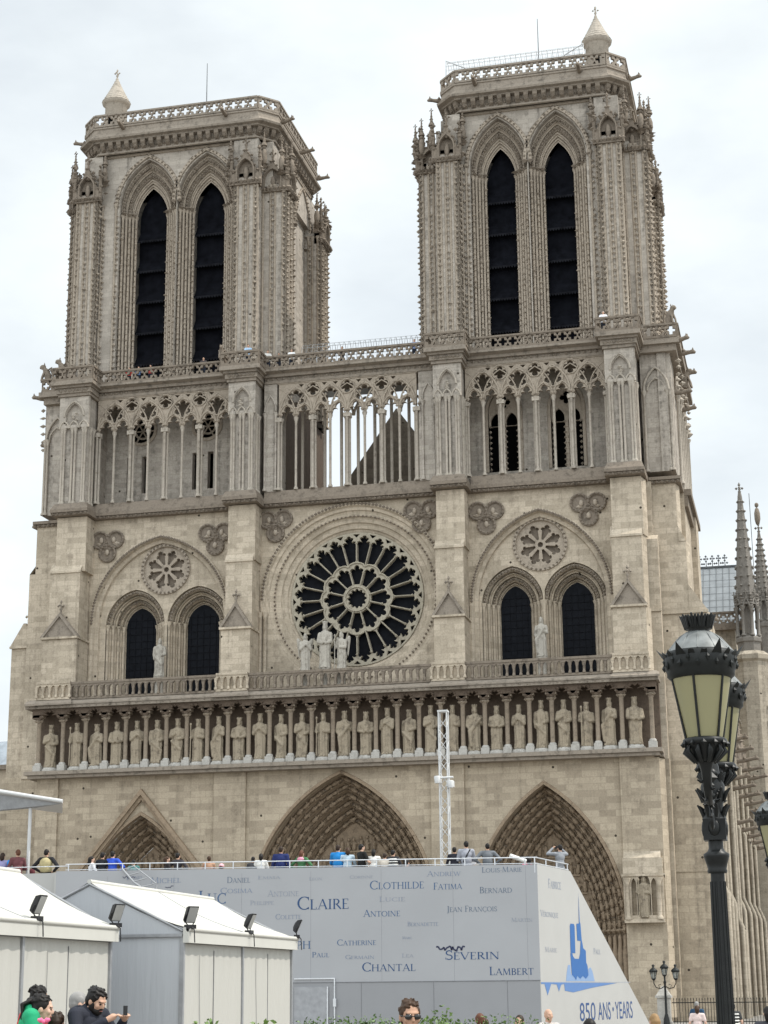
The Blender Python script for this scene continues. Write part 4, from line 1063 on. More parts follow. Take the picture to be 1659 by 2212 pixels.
# chapel buttresses along the nave: piers, set-offs, gargoyles, pinnacles
for k in range(6):
    y = 9.0 + k * 6.4; x1 = 24.9 + .18 * k
    if k == 0: continue
    b = MB()
    b.box(21.5, x1, y, y + 1.5, -.3, 7.4); b.box(21.5, x1 - .45, y + .05, y + 1.4, 7.4, 13.5); b.box(21.5, x1 - .9, y + .1, y + 1.35, 13.5, 19.6)
    for z, e in ((7.4, x1), (13.5, x1 - .45)):
        b.add([(e, y, z), (e, y + 1.5, z), (e - .45, y + 1.45, z + .9), (e - .45, y + .05, z + .9), (e - .45, y, z), (e - .45, y + 1.5, z)], [(0, 1, 2, 3), (0, 3, 4), (1, 5, 2)])
    for q in range(3):
        xo = x1 - .02 - q * .42; b.tube([(xo, y - .04, -.3), (xo, y - .04, 7.0), (xo - .45, y, 8.2), (xo - .45, y, 13.2), (xo - .9, y + .06, 14.4), (xo - .9, y + .06, 19.4)], .15, 8)
    bu = b.build('chapel_buttress', S_NAV, cath)
    p = MB(); p.lathe([(.75, 19.6), (.75, 21.4), (.95, 21.6), (.6, 21.9), (.05, 25.0)], (x1 - 1.5, y + .7, 0), 8, 0, False)
    for q in range(6):
        for a in range(4): p.blob((x1 - 1.5 + (.62 - .09 * q) * cos(a * pi / 2 + .4), y + .7 + (.62 - .09 * q) * sin(a * pi / 2 + .4), 22.0 + q * .48), .16)
    finial(p, x1 - 1.5, y + .7, 24.6, .9); p.build('pinnacle', S_DRK, bu)
    for q, z in enumerate((13.2, 16.4, 19.2)):
        g = MB(); gargoyle(g, (x1 - .5, y + .7, z), (1, -.1, .06), 1.5, .19); g.build('gargoyle', S_DRK, bu)
for k in range(6):
    b = MB(); y = 12.2 + k * 6.4; b.prism([(-.0, 0), (.01, 0), (.01, .1)], 0, .1) if False else None
    b.box(21.9, 22.05, y, y + 3.0, 2.5, 9.8)
    b.build('chapel_window', M_GLASS, cath)
# south-west corner strips low down on the side buttress
for (x, y) in ((24.45, 3.2), (24.6, 4.4), (24.75, 5.6), (24.9, 12), (25.0, 13.5)):
    b = MB(); b.box(x - .5, x, y, y + .5, -.3, 8.6 - .2 * y); b.box(x - .55, x - .22, y + .02, y + .46, 8.6 - .2 * y, 15.4)
    b.tube([(x + .05, y, -.3), (x + .05, y, 8.2 - .2 * y), (x - .2, y, 8.8 - .2 * y), (x - .2, y, 15.2)], .17, 8); b.build('side_shaft', S_NAV, cath)
# gargoyles and chimera figures of the front
for (p, d, L) in (((23.2, 2.2, 45.3), (1, -.4, 0), 1.0), ((23.3, 4.5, 45.2), (1, 0, -.05), 1.1), ((23.1, 9, 45.2), (1, 0, 0), 1.1), ((23.2, 3, 41.8), (1, -.2, -.1), .9), ((23.2, 7.5, 42.0), (1, 0, 0), .9), ((-24.1, 2.2, 45.2), (-1, -.3, 0), .9), ((-24.2, 4, 41.9), (-1, -.2, .1), .8), ((-24.4, 3, 35.3), (-1, -.3, 0), .5),
                  ((24.1, 3.4, 25.6), (1, 0, 0), .8)):
    g = MB(); gargoyle(g, p, d, L, .19); g.build('gargoyle', S_DRK, cath)
def chimera(x, y, z, d, s=1):
    b = MB(); c_, s_ = cos(d), sin(d)
    def T(px, py, pz): return (x + (px * c_ - py * s_) * s, y + (px * s_ + py * c_) * s, z + pz * s)
    b.tf = T
    b.tube([(-.2, 0, 0), (-.15, 0, .5), (.05, 0, .95), (.2, 0, 1.15), (.5, 0, 1.2)], [.25, .32, .25, .16, .1], 7)
    b.ell((.25, 0, 1.25), (.26, .17, .19), 7, 5)
    for q in (-1, 1):
        b.tube([(.12, q * .15, .8), (.28, q * .18, .4), (.34, q * .18, 0)], [.1, .08, .09], 5); b.blob((.15, q * .12, 1.45), .06, .06, .14)
        b.tube([(-.1, q * .15, .9), (-.4, q * .3, 1.1), (-.55, q * .25, .4)], [.08, .12, .03], 5)
    return b.build('chimera_figure', S_DRK, cath)
chimera(22.95, 2.1, 46.5, -.6, .95); chimera(23.5, 7.5, 43.6, -.1, 1.0); chimera(-22.3, 1.1, 46.4, 3.6, .95); chimera(-23.9, 1.9, 46.4, 3.5, .95)
chimera(-9.4, .2, 46.3, -1.4, .7)
# ================================================================== STATUES
def remesh(mb, name, vox, mat, sm=2, adapt=0):
    me = mb.mesh('tmp', [mat]); o = bpy.data.objects.new('tmp', me); C.objects.link(o)
    r = o.modifiers.new('r', 'REMESH'); r.mode = 'VOXEL'; r.voxel_size = vox; r.use_smooth_shade = True
    if sm:
        s_ = o.modifiers.new('s', 'SMOOTH'); s_.iterations = sm; s_.factor = .5
    dg = bpy.context.evaluated_depsgraph_get()
    res = bpy.data.meshes.new_from_object(o.evaluated_get(dg)); res.name = name
    bpy.data.objects.remove(o); bpy.data.meshes.remove(me)
    res.materials.clear(); res.materials.append(mat)
    res.polygons.foreach_set('use_smooth', [True] * len(res.polygons))
    return res
def robed(seed, pose, crown=True, wings=False, mat=None):
    """standing robed stone figure, 1 unit = its own height of about 3 m"""
    rd = random.Random(seed); b = MB(); lean = rd.uniform(-.06, .06); ph = rd.uniform(0, 6)
    rows = []; n = 28
    for (z, rx, ry) in ((0, .42, .36), (.08, .46, .38), (.5, .40, .33), (1.0, .41, .33), (1.35, .43, .33), (1.6, .40, .30), (1.85, .42, .30), (2.15, .46, .30), (2.32, .40, .27), (2.42, .24, .2), (2.5, .14, .13)):
        fo = .13 * (1 if z < 1.9 else .4)
        sw = lean * sin(z * 1.6)
        rows.append([((rx * (1 + fo * cos(9 * a + ph + z * .7) + .03 * cos(4 * a - z * 3))) * cos(a) + sw, (ry * (1 + fo * cos(9 * a + ph + z * .7))) * sin(a), z) for a in [2 * pi * j / n for j in range(n)]])
    b.strip(rows, 0, True); b.add(rows[0], [tuple(range(n))[::-1]]); b.add(rows[-1], [tuple(range(n))])
    b.cap((0, 0, 2.4), (0, -.02, 2.6), .12, .11); b.ell((0, -.03, 2.76), (.155, .18, .22), 12, 9)
    b.ell((0, -.16, 2.62), (.11, .09, .14)); b.ell((0, -.2, 2.75), (.035, .05, .05), 6, 5)         # beard, nose
    for s_ in (-1, 1): b.ell((s_ * .13, .03, 2.66), (.08, .13, .2))                              # hair
    if crown:
        b.lathe([(.17, 2.86), (.19, 2.9), (.2, 3.0)], (0, 0, 0), 12)
        for k in range(8): b.ell((.18 * cos(k * pi / 4), .18 * sin(k * pi / 4), 3.02), (.05, .05, .07), 6, 4)
    sh = [(-.42, 0, 2.2), (.42, 0, 2.2)]
    P = {'chest': [((-.5, -.12, 1.8), (-.1, -.36, 1.95)), ((.5, -.12, 1.75), (.15, -.36, 1.62))],
         'staff': [((-.52, -.1, 1.8), (-.4, -.4, 1.7)), ((.5, -.1, 1.75), (.12, -.36, 1.75))],
         'cloak': [((-.52, -.02, 1.7), (-.36, -.25, 1.4)), ((.52, -.1, 1.8), (.05, -.36, 2.0))],
         'book': [((-.5, -.12, 1.75), (-.12, -.38, 1.6)), ((.5, -.12, 1.75), (.14, -.38, 1.6))],
         'pray': [((-.46, -.15, 1.75), (-.06, -.38, 2.05)), ((.46, -.15, 1.75), (.06, -.38, 2.05))],
         'down': [((-.5, .0, 1.75), (-.46, -.12, 1.35)), ((.5, 0, 1.75), (.2, -.34, 1.6))]}[pose]
    for s_, (e, h) in zip(sh, P):
        b.cap(s_, e, .17, .14); b.cap(e, h, .14, .085); b.ell(h, (.08, .08, .1), 8, 6)
    if pose == 'staff': b.cap((-.42, -.44, .1), (-.4, -.44, 2.6), .045, .045); b.ell((-.4, -.44, 2.65), (.09, .09, .12))
    if pose == 'book': b.box(-.16, .16, -.48, -.36, 1.6, 1.95)
    if pose == 'cloak':
        b.cap((.3, -.3, 2.1), (-.38, -.32, 1.25), .12, .14); b.cap((-.38, -.32, 1.3), (-.3, -.3, .35), .15, .1)
    if pose in ('chest', 'down'): b.cap((-.35, -.28, 1.5), (.3, -.32, .9), .1, .12); b.cap((.3, -.32, .95), (.25, -.3, .3), .1, .07)
    for s_ in (-1, 1): b.ell((s_ * .17, -.36, .06), (.1, .2, .09), 8, 5)
    if wings:
        for s_ in (-1, 1):
            b.cap((s_ * .2, .25, 2.2), (s_ * .62, .32, 2.5), .12, .14); b.cap((s_ * .62, .32, 2.5), (s_ * .5, .3, 1.2), .16, .07)
    return remesh(b, 'robed_figure', .038, mat or S_STA, 1)
POSES = ['chest', 'staff', 'cloak', 'book', 'pray', 'down']
FIG = [robed(10 + i, POSES[i % 6]) for i in range(12)]
pb = MB(); pb.lathe([(.62, 0), (.62, .12), (.5, .2), (.5, .26)], (0, 0, 0), 10, 0, False); PED = pb.mesh('pedestal', S_BAS)
ORD = ['first', 'second', 'third', 'fourth', 'fifth', 'sixth', 'seventh', 'eighth', 'ninth', 'tenth', 'eleventh', 'twelfth', 'thirteenth', 'fourteenth']
DESC = {'chest': 'with a hand on the chest', 'staff': 'holding a staff', 'cloak': 'in a slung cloak', 'book': 'holding a book', 'pray': 'with joined hands', 'down': 'with one arm hanging'}
for i, x in enumerate(KX):
    f = i * 7 % 12; fromleft = i < 14
    place = (ORD[i] + ' from the left end') if fromleft else (ORD[27 - i] + ' from the right end')
    t = tag(empty('king_statue', (x, -.38, 16.69), random.uniform(-.38, .38)),
            'stone king %s, %s' % (DESC[POSES[f % 6]], place), 'statue', 'stone kings in the gallery above the portals')
    o = link('figure', FIG[f], t, (0, 0, .24)); o.scale = (random.uniform(.86, 1.0), random.uniform(.9, 1.02), 1.02 + random.uniform(-.06, .03))
    link('pedestal', PED, t)
rp_ = MB(); rp_.lathe([(.42, 0), (.42, .1), (.3, .2), (.3, 1.15), (.42, 1.25), (.42, 1.4)], (0, 0, 0), 10); RPED = rp_.mesh('pedestal', S_PAL)
# Virgin between two angels before the rose; Adam and Eve before the twin windows
VIR = robed(60, 'book', True, False, S_PAL); ANG = robed(61, 'pray', False, True, S_PAL); ANG2 = robed(62, 'staff', False, True, S_PAL); NUD = robed(63, 'down', False, False, S_PAL); NUD2 = robed(64, 'cloak', False, False, S_PAL)
for me, x, sc, z, lab, rz in ((VIR, -1.5, 1.12, 22.6, 'tall crowned stone woman statue in the middle before the rose window', 0), (ANG, -2.9, .95, 22.4, 'winged stone angel statue left of the crowned woman before the rose window', .35),
                              (ANG2, -.35, .95, 22.4, 'winged stone angel statue right of the crowned woman before the rose window', -.35),
                              (NUD, -14.1, .98, 22.9, 'slender stone figure between the two dark windows left of the rose', .2), (NUD2, 13.2, .98, 22.9, 'slender stone figure between the two dark windows right of the rose', -.1)):
    t = tag(empty('statue', (x, -.1 if abs(x) < 5 else 1.5, z - 1.0), rz), lab, 'statue', 'statues on the gallery above the kings')
    o = link('figure', me, t, (0, 0, 1.4)); o.scale = (sc * .8, sc * .85, sc * .97)
    link('pedestal', RPED, t)
NI = robed(65, 'staff', False)
t = tag(empty('statue', (19.47, -.45, 5.95), .1), 'stone saint with a staff in the columned niche right of the portals', 'statue')
o = link('figure', NI, t, (0, 0, .1)); o.scale = (.85, .7, .88)

# ================================================================== GROUND, FAR BUILDING
def plainmesh(name, vs, fs, mat, **k):
    b = MB(); b.add(vs, fs); o = b.build(name, mat); tag(o, **k); return o
M_PAVE = stone('paving', (.24, .225, .205), (.19, .18, .16), (.15, .14, .13), .4, row=.6, width=.9, streak=.3)
E_ = 900
plainmesh('ground', [(-E_, -400, .06), (E_, -400, .06), (E_, -94, .06), (-E_, -94, .06), (-E_, -80, -.3), (E_, -80, -.3), (E_, 1200, -.3), (-E_, 1200, -.3)],
          [(0, 1, 2, 3), (3, 2, 5, 4), (4, 5, 6, 7)], M_PAVE, kind='structure')
bt = tag(empty('apartment_building', (-66, 66, -.3)), 'beige building edge with a grey roof left behind the cathedral', 'building')
b = MB(); b.box(-14, 13.2, -6, 12, 0, 25.2); b.build('wall', plain('rendered_wall', (.36, .30, .23), .9), bt)
b = MB(); b.box(-14.2, 13.5, -6.4, 12.4, 25.2, 25.7); b.box(-14.2, 13.4, -6.3, -6.0, 21.6, 22.0); b.build('cornice', S_DRK, bt)
b = MB(); b.add([(-14, -6.2, 25.7), (13.2, -6.2, 25.7), (13.2, -3.5, 28.6), (-14, -3.5, 28.6), (13.2, 12, 25.7), (13.2, 9, 28.6), (-14, 9, 28.6)], [(0, 1, 2, 3), (1, 4, 5, 2), (3, 2, 5, 6)]); b.build('roof', M_LEAD, bt)
for k in range(8):
    b = MB(); b.box(-12 + k * 3.2, -10.8 + k * 3.2, -6.05, -6.003, 22.4, 24.6); b.build('window', M_GLASS, bt)
# ================================================================== TEMPORARY STAND
W_PANEL = plain('grey_vinyl_panel', (.338, .342, .356), .5, 0, .03, .8, .3)
W_GREY = plain('grey_skirting_panel', (.265, .268, .28), .55, 0, .04, .8)
W_SIDE = plain('white_side_panel', (.40, .395, .38), .5, 0, .03, .8)
M_ALU = plain('aluminium', (.62, .63, .65), .35, .6, .08)
M_WHITE = plain('white_paint', (.55, .55, .545), .4, 0, .03)
M_DECK = plain('plywood_deck', (.16, .14, .12), .8)
SY, SX0, SX1, ST = -57.0, 4.29, 21.1, 5.85
stand = tag(empty('grandstand', (12.7, SY, -.3)), 'tall grey spectator stand printed all over with blue first names', 'grandstand')
def sp_(mb, name, mat, parent=stand):
    o = mb.build(name, mat); o.parent = parent; o.matrix_parent_inverse = Matrix.Translation(-Vector(stand.location)); return o
zt = lambda x: 5.938 - (x - SX0) * (5.938 - 5.765) / (SX1 - SX0)
b = MB(); b.box(SX0, SX1, SY, SY + .12, 2.12, 5.7); b.add([(SX0, SY, 5.7), (SX1, SY, 5.7), (SX1, SY, zt(SX1)), (SX0, SY, zt(SX0)), (SX0, SY + .12, 5.7), (SX1, SY + .12, 5.7), (SX1, SY + .12, zt(SX1)), (SX0, SY + .12, zt(SX0))], [(0, 1, 2, 3), (4, 5, 6, 7), (3, 2, 6, 7)])
sp_(b, 'printed_panel', W_PANEL)
b = MB(); b.box(SX0, SX1, SY + .004, SY + .12, -.3, 2.117)
sp_(b, 'skirting_panel', W_GREY)
b = MB()
for k in range(7): x = SX0 + 1.2 + k * 2.42; b.box(x + .7, x + .706, SY - .002, SY + .002, 2.13, 5.72); b.box(x, x + .012, SY - .004, SY + .002, -.3, 2.1)
b.box(SX0 + .0, SX1, SY - .012, SY + .0, 2.105, 2.125)
sp_(b, 'panel_seams', plain('seam_grey', (.17, .173, .185), .6))
# lighter return panel at the left, door in the skirting
b = MB(); b.box(-4.0, SX0 - .003, SY + .3, SY + .42, -.3, 5.9); b.box(SX0 - .06, SX0 - .003, SY, SY + .3, -.3, 5.9)
sp_(b, 'white_return_panel', W_SIDE)
dd_ = Vector((.1924, .9813, 0)); dn = Vector((.9813, -.1924, 0)); c0 = Vector((SX1, SY, 0))
def S(s_, z, off=0.0): p = c0 + dd_ * s_ + dn * off; return (p.x, p.y, z)
b = MB()
prof = [(0, -.3), (13.3, -.3), (12.6, .25), (3.35, 5.73), (0, zt(SX1))]
b.add([S(s_, z) for s_, z in prof] + [S(s_, z, -.12) for s_, z in prof], [(0, 1, 2, 3, 4), (5, 6, 7, 8, 9)] + [(i, (i + 1) % 5, (i + 1) % 5 + 5, i + 5) for i in range(5)])
sp_(b, 'side_panel', W_SIDE)
b = MB()
b.add([S(0, 2.04, .004), S(9.85, 2.04, .004), S(9.85, 2.055, .004), S(0, 2.055, .004)], [(0, 1, 2, 3)])
sp_(b, 'side_seam', plain('seam_blue_grey', (.3, .33, .38), .6))
# raked deck behind the panel and the rails
b = MB()
b.box(-3.9, SX1 - .02, SY + .16, SY + 3.2, 4.4, 4.85)
b.add([(SX1 - .02, SY + .16, 4.849), S(3.2, 4.849, -.15), (SX1 - .02, SY + 3.2, 4.849)], [(0, 1, 2)])
for k in range(9): b.box(-3.9, SX1 + .4, SY + 3.203 + k * .95, SY + 3.2 + (k + 1) * .95, max(-.2, 3.9 - .48 * k), 4.37 - .48 * k)
sp_(b, 'raked_deck', M_DECK)
b = MB()
for dz in (.23, .04): b.tube([(SX0 + .3, SY + .1, zt(SX0) + dz), (SX1, SY + .1, zt(SX1) + dz)], .02 if dz > .1 else .014, 6); b.tube([S(0, zt(SX1) + dz, -.08), S(3.4, 5.73 + dz, -.08)], .02, 6)
b.tube([(-4, SY + .4, 6.13), (SX0 + .3, SY + .4, 6.13)], .02, 6)
x = SX0 + .4
while x < SX1: b.tube([(x, SY + .1, 5.5), (x, SY + .1, zt(x) + .23)], .022, 5); x += 1.0
for s_ in (0, 1.1, 2.2, 3.3): b.tube([S(s_, 5.5, -.08), S(s_, 5.98, -.08)], .022, 5)
sp_(b, 'hand_rail', M_ALU)
b = MB()                                               # stair rail coming forward over the left of the stand
b.box(6.7, 6.95, SY - 1.0, SY - .02, 5.55, 5.62) if False else None
b.tube([(6.75, SY - .05, 5.95), (7.5, SY - .9, 5.45), (8.0, SY - 1.4, 5.22)], .035, 6); b.tube([(7.15, SY - .05, 6.05), (8.0, SY - .9, 5.62), (8.5, SY - 1.4, 5.35)], .022, 6)
for q in range(4): b.tube([(6.75 + q * .4, SY - .05 - q * .45, 5.93 - q * .23), (7.15 + q * .42, SY - .05 - q * .45, 6.03 - q * .23)], .02, 5)
for (x, y) in ((8.0, SY - 1.4), (8.5, SY - 1.4)): b.tube([(x, y, -.3), (x, y, 5.3)], .04, 5)
sp_(b, 'stair_rail', plain('dull_aluminium', (.33, .335, .345), .5, .3, .08))
b = MB()
b.box(12.9, 14.05, SY - .03, SY + .001, -.3, 1.98); sp_(b, 'door', plain('door_grey', (.30, .305, .32), .5))
b = MB()
for (x0, x1, z0, z1) in ((12.9, 14.3, 2.22, 2.26), (14.26, 14.3, -.3, 2.22), (14.02, 14.06, -.3, 1.98)): b.box(x0, x1, SY - .06, SY - .032, z0, z1)
b.box(14.24, 14.34, SY - .1, SY - .03, 1.35, 1.6); sp_(b, 'door_frame', M_ALU)

# ---- lettering: a roman capital drawn with thick and thin strokes and serifs
TH, TN = .125, .05
def stroke(mb, pts, w, P):
    for i in range(len(pts) - 1):
        (x0, z0), (x1, z1) = pts[i], pts[i + 1]; L = sqrt((x1 - x0) ** 2 + (z1 - z0) ** 2) or 1
        w0, w1 = (w[i], w[i + 1]) if isinstance(w, list) else (w, w)
        nx, nz = -(z1 - z0) / L, (x1 - x0) / L
        mb.add([P(x0 + nx * w0 / 2, z0 + nz * w0 / 2), P(x1 + nx * w1 / 2, z1 + nz * w1 / 2), P(x1 - nx * w1 / 2, z1 - nz * w1 / 2), P(x0 - nx * w0 / 2, z0 - nz * w0 / 2)], [(0, 1, 2, 3)])
def arc(cx, cz, rx, rz, a0, a1, n=12): return [(cx + rx * cos(radians(a0 + (a1 - a0) * i / n)), cz + rz * sin(radians(a0 + (a1 - a0) * i / n))) for i in range(n + 1)]
def arw(pts_n, a0, a1): return [TN + (TH * 1.05 - TN) * abs(cos(radians(a0 + (a1 - a0) * i / (pts_n - 1)))) for i in range(pts_n)]
def A_(cx, cz, rx, rz, a0, a1):
    p = arc(cx, cz, rx, rz, a0, a1); return (p, arw(len(p), a0, a1))
V = lambda x, z0=0, z1=1, w=TH: ([(x, z0), (x, z1)], w)
SF = lambda x, z: ([(x - .15, z + (.018 if z == 0 else -.018)), (x + .15, z + (.018 if z == 0 else -.018))], .036)
GL = {
 'A': (.86, [([(.08, 0), (.43, 1)], TN), ([(.43, 1), (.78, 0)], TH), ([(.2, .34), (.66, .34)], TN), SF(.08, 0), SF(.78, 0)]),
 'B': (.66, [V(.15), A_(.3, .76, .24, .22, 90, -90), A_(.3, .27, .3, .25, 90, -90), ([(.05, .98), (.3, .98)], TN), ([(.1, .53), (.3, .53)], TN), ([(.05, .02), (.3, .02)], TN)]),
 'C': (.82, [A_(.48, .5, .42, .49, 50, 310), ([(.76, .72), (.76, .98)], TN), ([(.76, .02), (.76, .2)], TN)]),
 'D': (.86, [V(.15), A_(.34, .5, .46, .48, 90, -90), ([(.05, .98), (.34, .98)], TN), ([(.05, .02), (.34, .02)], TN)]),
 'E': (.62, [V(.15), ([(.05, .98), (.54, .98)], TN), ([(.15, .52), (.46, .52)], TN), ([(.05, .02), (.56, .02)], TN), ([(.54, .8), (.54, 1)], .04), ([(.56, 0), (.56, .2)], .04)]),
 'F': (.58, [V(.15), ([(.05, .98), (.54, .98)], TN), ([(.15, .52), (.46, .52)], TN), ([(.54, .8), (.54, 1)], .04), SF(.15, 0)]),
 'G': (.88, [A_(.48, .5, .42, .49, 50, 320), V(.78, .0, .45), ([(.76, .74), (.76, .98)], TN), ([(.64, .45), (.88, .45)], .036)]),
 'H': (.9, [V(.15), V(.75), ([(.15, .52), (.75, .52)], TN), SF(.15, 0), SF(.75, 0), SF(.15, 1), SF(.75, 1)]),
 'I': (.32, [V(.16), SF(.16, 0), SF(.16, 1)]),
 'J': (.38, [V(.22, .0, 1), A_(.04, -.02, .18, .16, 0, -90), SF(.22, 1)]),
 'L': (.6, [V(.15), ([(.05, .02), (.55, .02)], TN), ([(.55, 0), (.55, .22)], .04), SF(.15, 1)]),
 'M': (1.06, [([(.1, 0), (.18, 1)], TN), ([(.18, 1), (.52, .05)], TH), ([(.52, .05), (.86, 1)], TN), ([(.86, 1), (.93, 0)], TH), SF(.1, 0), SF(.93, 0)]),
 'N': (.94, [([(.14, 0), (.14, 1)], TN), ([(.14, 1), (.8, 0)], TH), ([(.8, 0), (.8, 1)], TN), SF(.14, 0), SF(.8, 1), ([(.0, .98), (.14, .98)], .036)]),
 'O': (.98, [A_(.49, .5, .43, .49, 0, 360)]),
 'P': (.62, [V(.15), A_(.3, .73, .26, .25, 90, -90), ([(.05, .98), (.3, .98)], TN), ([(.15, .48), (.3, .48)], TN), SF(.15, 0)]),
 'Q': (.98, [A_(.49, .5, .43, .49, 0, 360), ([(.5, .05), (.98, -.2)], TH * .8)]),
 'R': (.74, [V(.15), A_(.3, .74, .25, .24, 90, -90), ([(.05, .98), (.3, .98)], TN), ([(.15, .5), (.32, .5)], TN), ([(.34, .5), (.72, 0)], TH), SF(.15, 0)]),
 'S': (.58, [(arc(.3, .745, .2, .24, 40, 270), TH * .8), (arc(.3, .265, .23, .245, 90, -140), TH * .8), ([(.5, .76), (.5, .98)], TN), ([(.06, .02), (.06, .24)], TN)]),
 'T': (.74, [V(.37), ([(.03, .98), (.71, .98)], TN), ([(.03, .8), (.03, 1)], .04), ([(.71, .8), (.71, 1)], .04), SF(.37, 0)]),
 'U': (.86, [V(.15, .3), V(.7, .3, 1, TN), A_(.425, .3, .275, .29, 180, 360), SF(.15, 1), SF(.7, 1)]),
 'V': (.84, [([(.06, 1), (.43, 0)], TH), ([(.43, 0), (.78, 1)], TN), SF(.06, 1), SF(.78, 1)]),
 'W': (1.18, [([(.06, 1), (.36, 0)], TH), ([(.36, 0), (.6, 1)], TN), ([(.6, 1), (.86, 0)], TH), ([(.86, 0), (1.12, 1)], TN), SF(.06, 1), SF(1.12, 1)]),
 'Y': (.8, [([(.06, 1), (.4, .48)], TH), ([(.74, 1), (.4, .48)], TN), V(.4, 0, .5), SF(.4, 0)]),
 '-': (.4, [([(.06, .4), (.34, .4)], TN)]), ' ': (.4, []),
}
GL['\u00c7'] = (GL['C'][0], GL['C'][1] + [([(.48, 0), (.46, -.1), (.54, -.14), (.5, -.22), (.4, -.22)], TN)])
GL['\u00c9'] = (GL['E'][0], GL['E'][1] + [([(.28, 1.08), (.45, 1.24)], .07)])
def word(txt, x, z, w, h, P3, caps=1.28):
    """width w, height h of the small capitals; P3(u, z) puts it on the panel"""
    tot = 0; first = True; items = []
    for ch in txt:
        k = caps if first else 1; gw = GL[ch][0] * k; items.append((ch, tot, k)); tot += gw + .06
        first = ch in ' -'
    b = MB(); sx = w / tot
    for ch, o, k in items:
        for pts, wd in GL[ch][1]:
            stroke(b, pts, wd, lambda px, pz: P3(x + (o + px * k) * sx, z + pz * k * h / caps))
    return b
def ink(c, name): return plain(name, c, .5, 0, .02)
INK = {'d': ink((.022, .065, .165), 'ink_dark_blue'), 'm': ink((.06, .115, .22), 'ink_blue'), 'g': ink((.11, .145, .20), 'ink_grey_blue'), 'p': ink((.19, .225, .30), 'ink_pale_blue'), 'f': ink((.25, .27, .32), 'ink_faint_blue')}
FP = lambda u, z: (u, SY - .004, z)
for txt, x, z, w, h, c in (('LIONEL', 6.89, 5.59, .6, .14, 'p'), ('MICHEL', 7.77, 5.45, 1.1, .2, 'p'), ('DANIEL', 10.51, 5.40, .83, .2, 'g'), ('COSIMA', 10.28, 5.06, 1.14, .18, 'p'), ('LUC', 9.51, 4.72, 1.0, .44, 'm'), ('PHILIPPE', 11.34, 4.65, .84, .15, 'f'),
                           ('CLAIRE', 12.99, 4.47, 1.8, .42, 'd'), ('COLETTE', 12.23, 4.17, .9, .17, 'p'), ('JOSEPH', 12.06, 3.20, 1.41, .32, 'm'), ('PAUL', 13.5, 2.92, .6, .17, 'm'), ('CATHERINE', 14.36, 3.29, 1.34, .19, 'm'), ('GERMAIN', 14.64, 2.85, .99, .13, 'p'),
                           ('CLOTHILDE', 15.49, 5.08, 1.85, .28, 'm'), ('ANTOINE', 15.26, 4.20, 1.26, .22, 'm'), ('CHANTAL', 15.21, 2.45, 1.81, .28, 'd'), ('ANDREW', 17.43, 5.46, 1.14, .17, 'p'), ('LOUIS-MARIE', 19.27, 5.54, 1.34, .17, 'g'), ('FATIMA', 17.64, 5.03, .97, .22, 'm'),
                           ('BERNARD', 19.18, 4.88, 1.08, .2, 'g'), ('JEAN FRAN\u00c7OIS', 18.08, 4.30, 1.67, .19, 'g'), ('BERNADETTE', 16.75, 3.87, 1.04, .14, 'p'), ('MARC', 16.57, 3.46, .33, .09, 'p'), ('S\u00c9VERIN', 17.99, 2.79, 1.81, .29, 'd'), ('LAMBERT', 19.44, 2.29, 1.46, .26, 'd'),
                           ('EMMA', 11.6, 5.5, .8, .11, 'f'), ('ANTOINE', 11.95, 4.92, 1.1, .2, 'f'), ('LEON', 13.4, 5.42, .45, .11, 'f'), ('CORINNE', 14.8, 5.45, .8, .1, 'f'), ('LUCIE', 15.8, 4.68, .9, .16, 'f'), ('MARTIN', 20.2, 3.95, .7, .13, 'f'), ('LEA', 16.55, 2.88, .4, .12, 'f')):
    sp_(word(txt, x, z, w, h, FP), 'lettering', INK[c])
SPN = lambda u, z: S(u, z, .004)
for txt, x, z, w, h, c in (('FABRICE', 1.04, 5.06, 1.3, .3, 'p'), ('V\u00c9RONIQUE', .19, 4.12, 1.75, .2, 'p'), ('MARIE', .5, 3.0, 1.2, .17, 'f'), ('PAUL', 5.6, 3.0, .8, .2, 'p')):
    sp_(word(txt, x, z, w, h, SPN), 'lettering', INK[c])
for (x0, z0, w, h, n) in ((17.7, 3.06, .95, .16, 26), (6.75, 5.62, .45, .1, 9), (8.3, 5.28, .3, .08, 8)):
    b = MB(); pts = [(x0 + w * i / n, z0 + h * random.random()) for i in range(n + 1)]
    stroke(b, pts, .05 if n > 20 else .02, lambda u, z: (u, SY - .008, z))
    sp_(b, 'scribble', ink((.03, .035, .08), 'black_blue_marker'))
# the blue emblem: two towers, a spire, a nave on an island, river and bridge
def flat(poly, off): return [S(s_, z, off) for s_, z in poly]
def emb(polys, off, mat, name):
    b = MB()
    for poly in polys:
        tri = tessellate_polygon([[Vector((p[0], p[1], 0)) for p in poly]]); b.add(flat(poly, off), [tuple(t) for t in tri])
    sp_(b, name, mat)
B1c = plain('emblem_blue', (.025, .115, .33), .5, 0, .03); B2c = plain('emblem_light_blue', (.20, .30, .48), .5, 0, .03); B3c = plain('emblem_mid_blue', (.09, .185, .40), .5, 0, .03)
emb([[(2.5, 2.08), (2.6, 2.35), (2.75, 2.6), (3.0, 2.62), (3.05, 2.3), (4.9, 2.25), (4.95, 2.5), (5.2, 2.55), (5.4, 2.4), (5.6, 2.08)]], .004, B2c, 'emblem')
emb([[(0.02, 2.05), (8.2, 2.02), (5.2, 1.86), (3.2, 1.72), (2.35, 1.78), (2.3, 2.0), (2.0, 1.97), (1.75, 1.75), (1.55, 1.98), (1.0, 2.0), (.62, 1.64), (.35, 2.0), (.02, 2.0)]], .006, B3c, 'emblem')
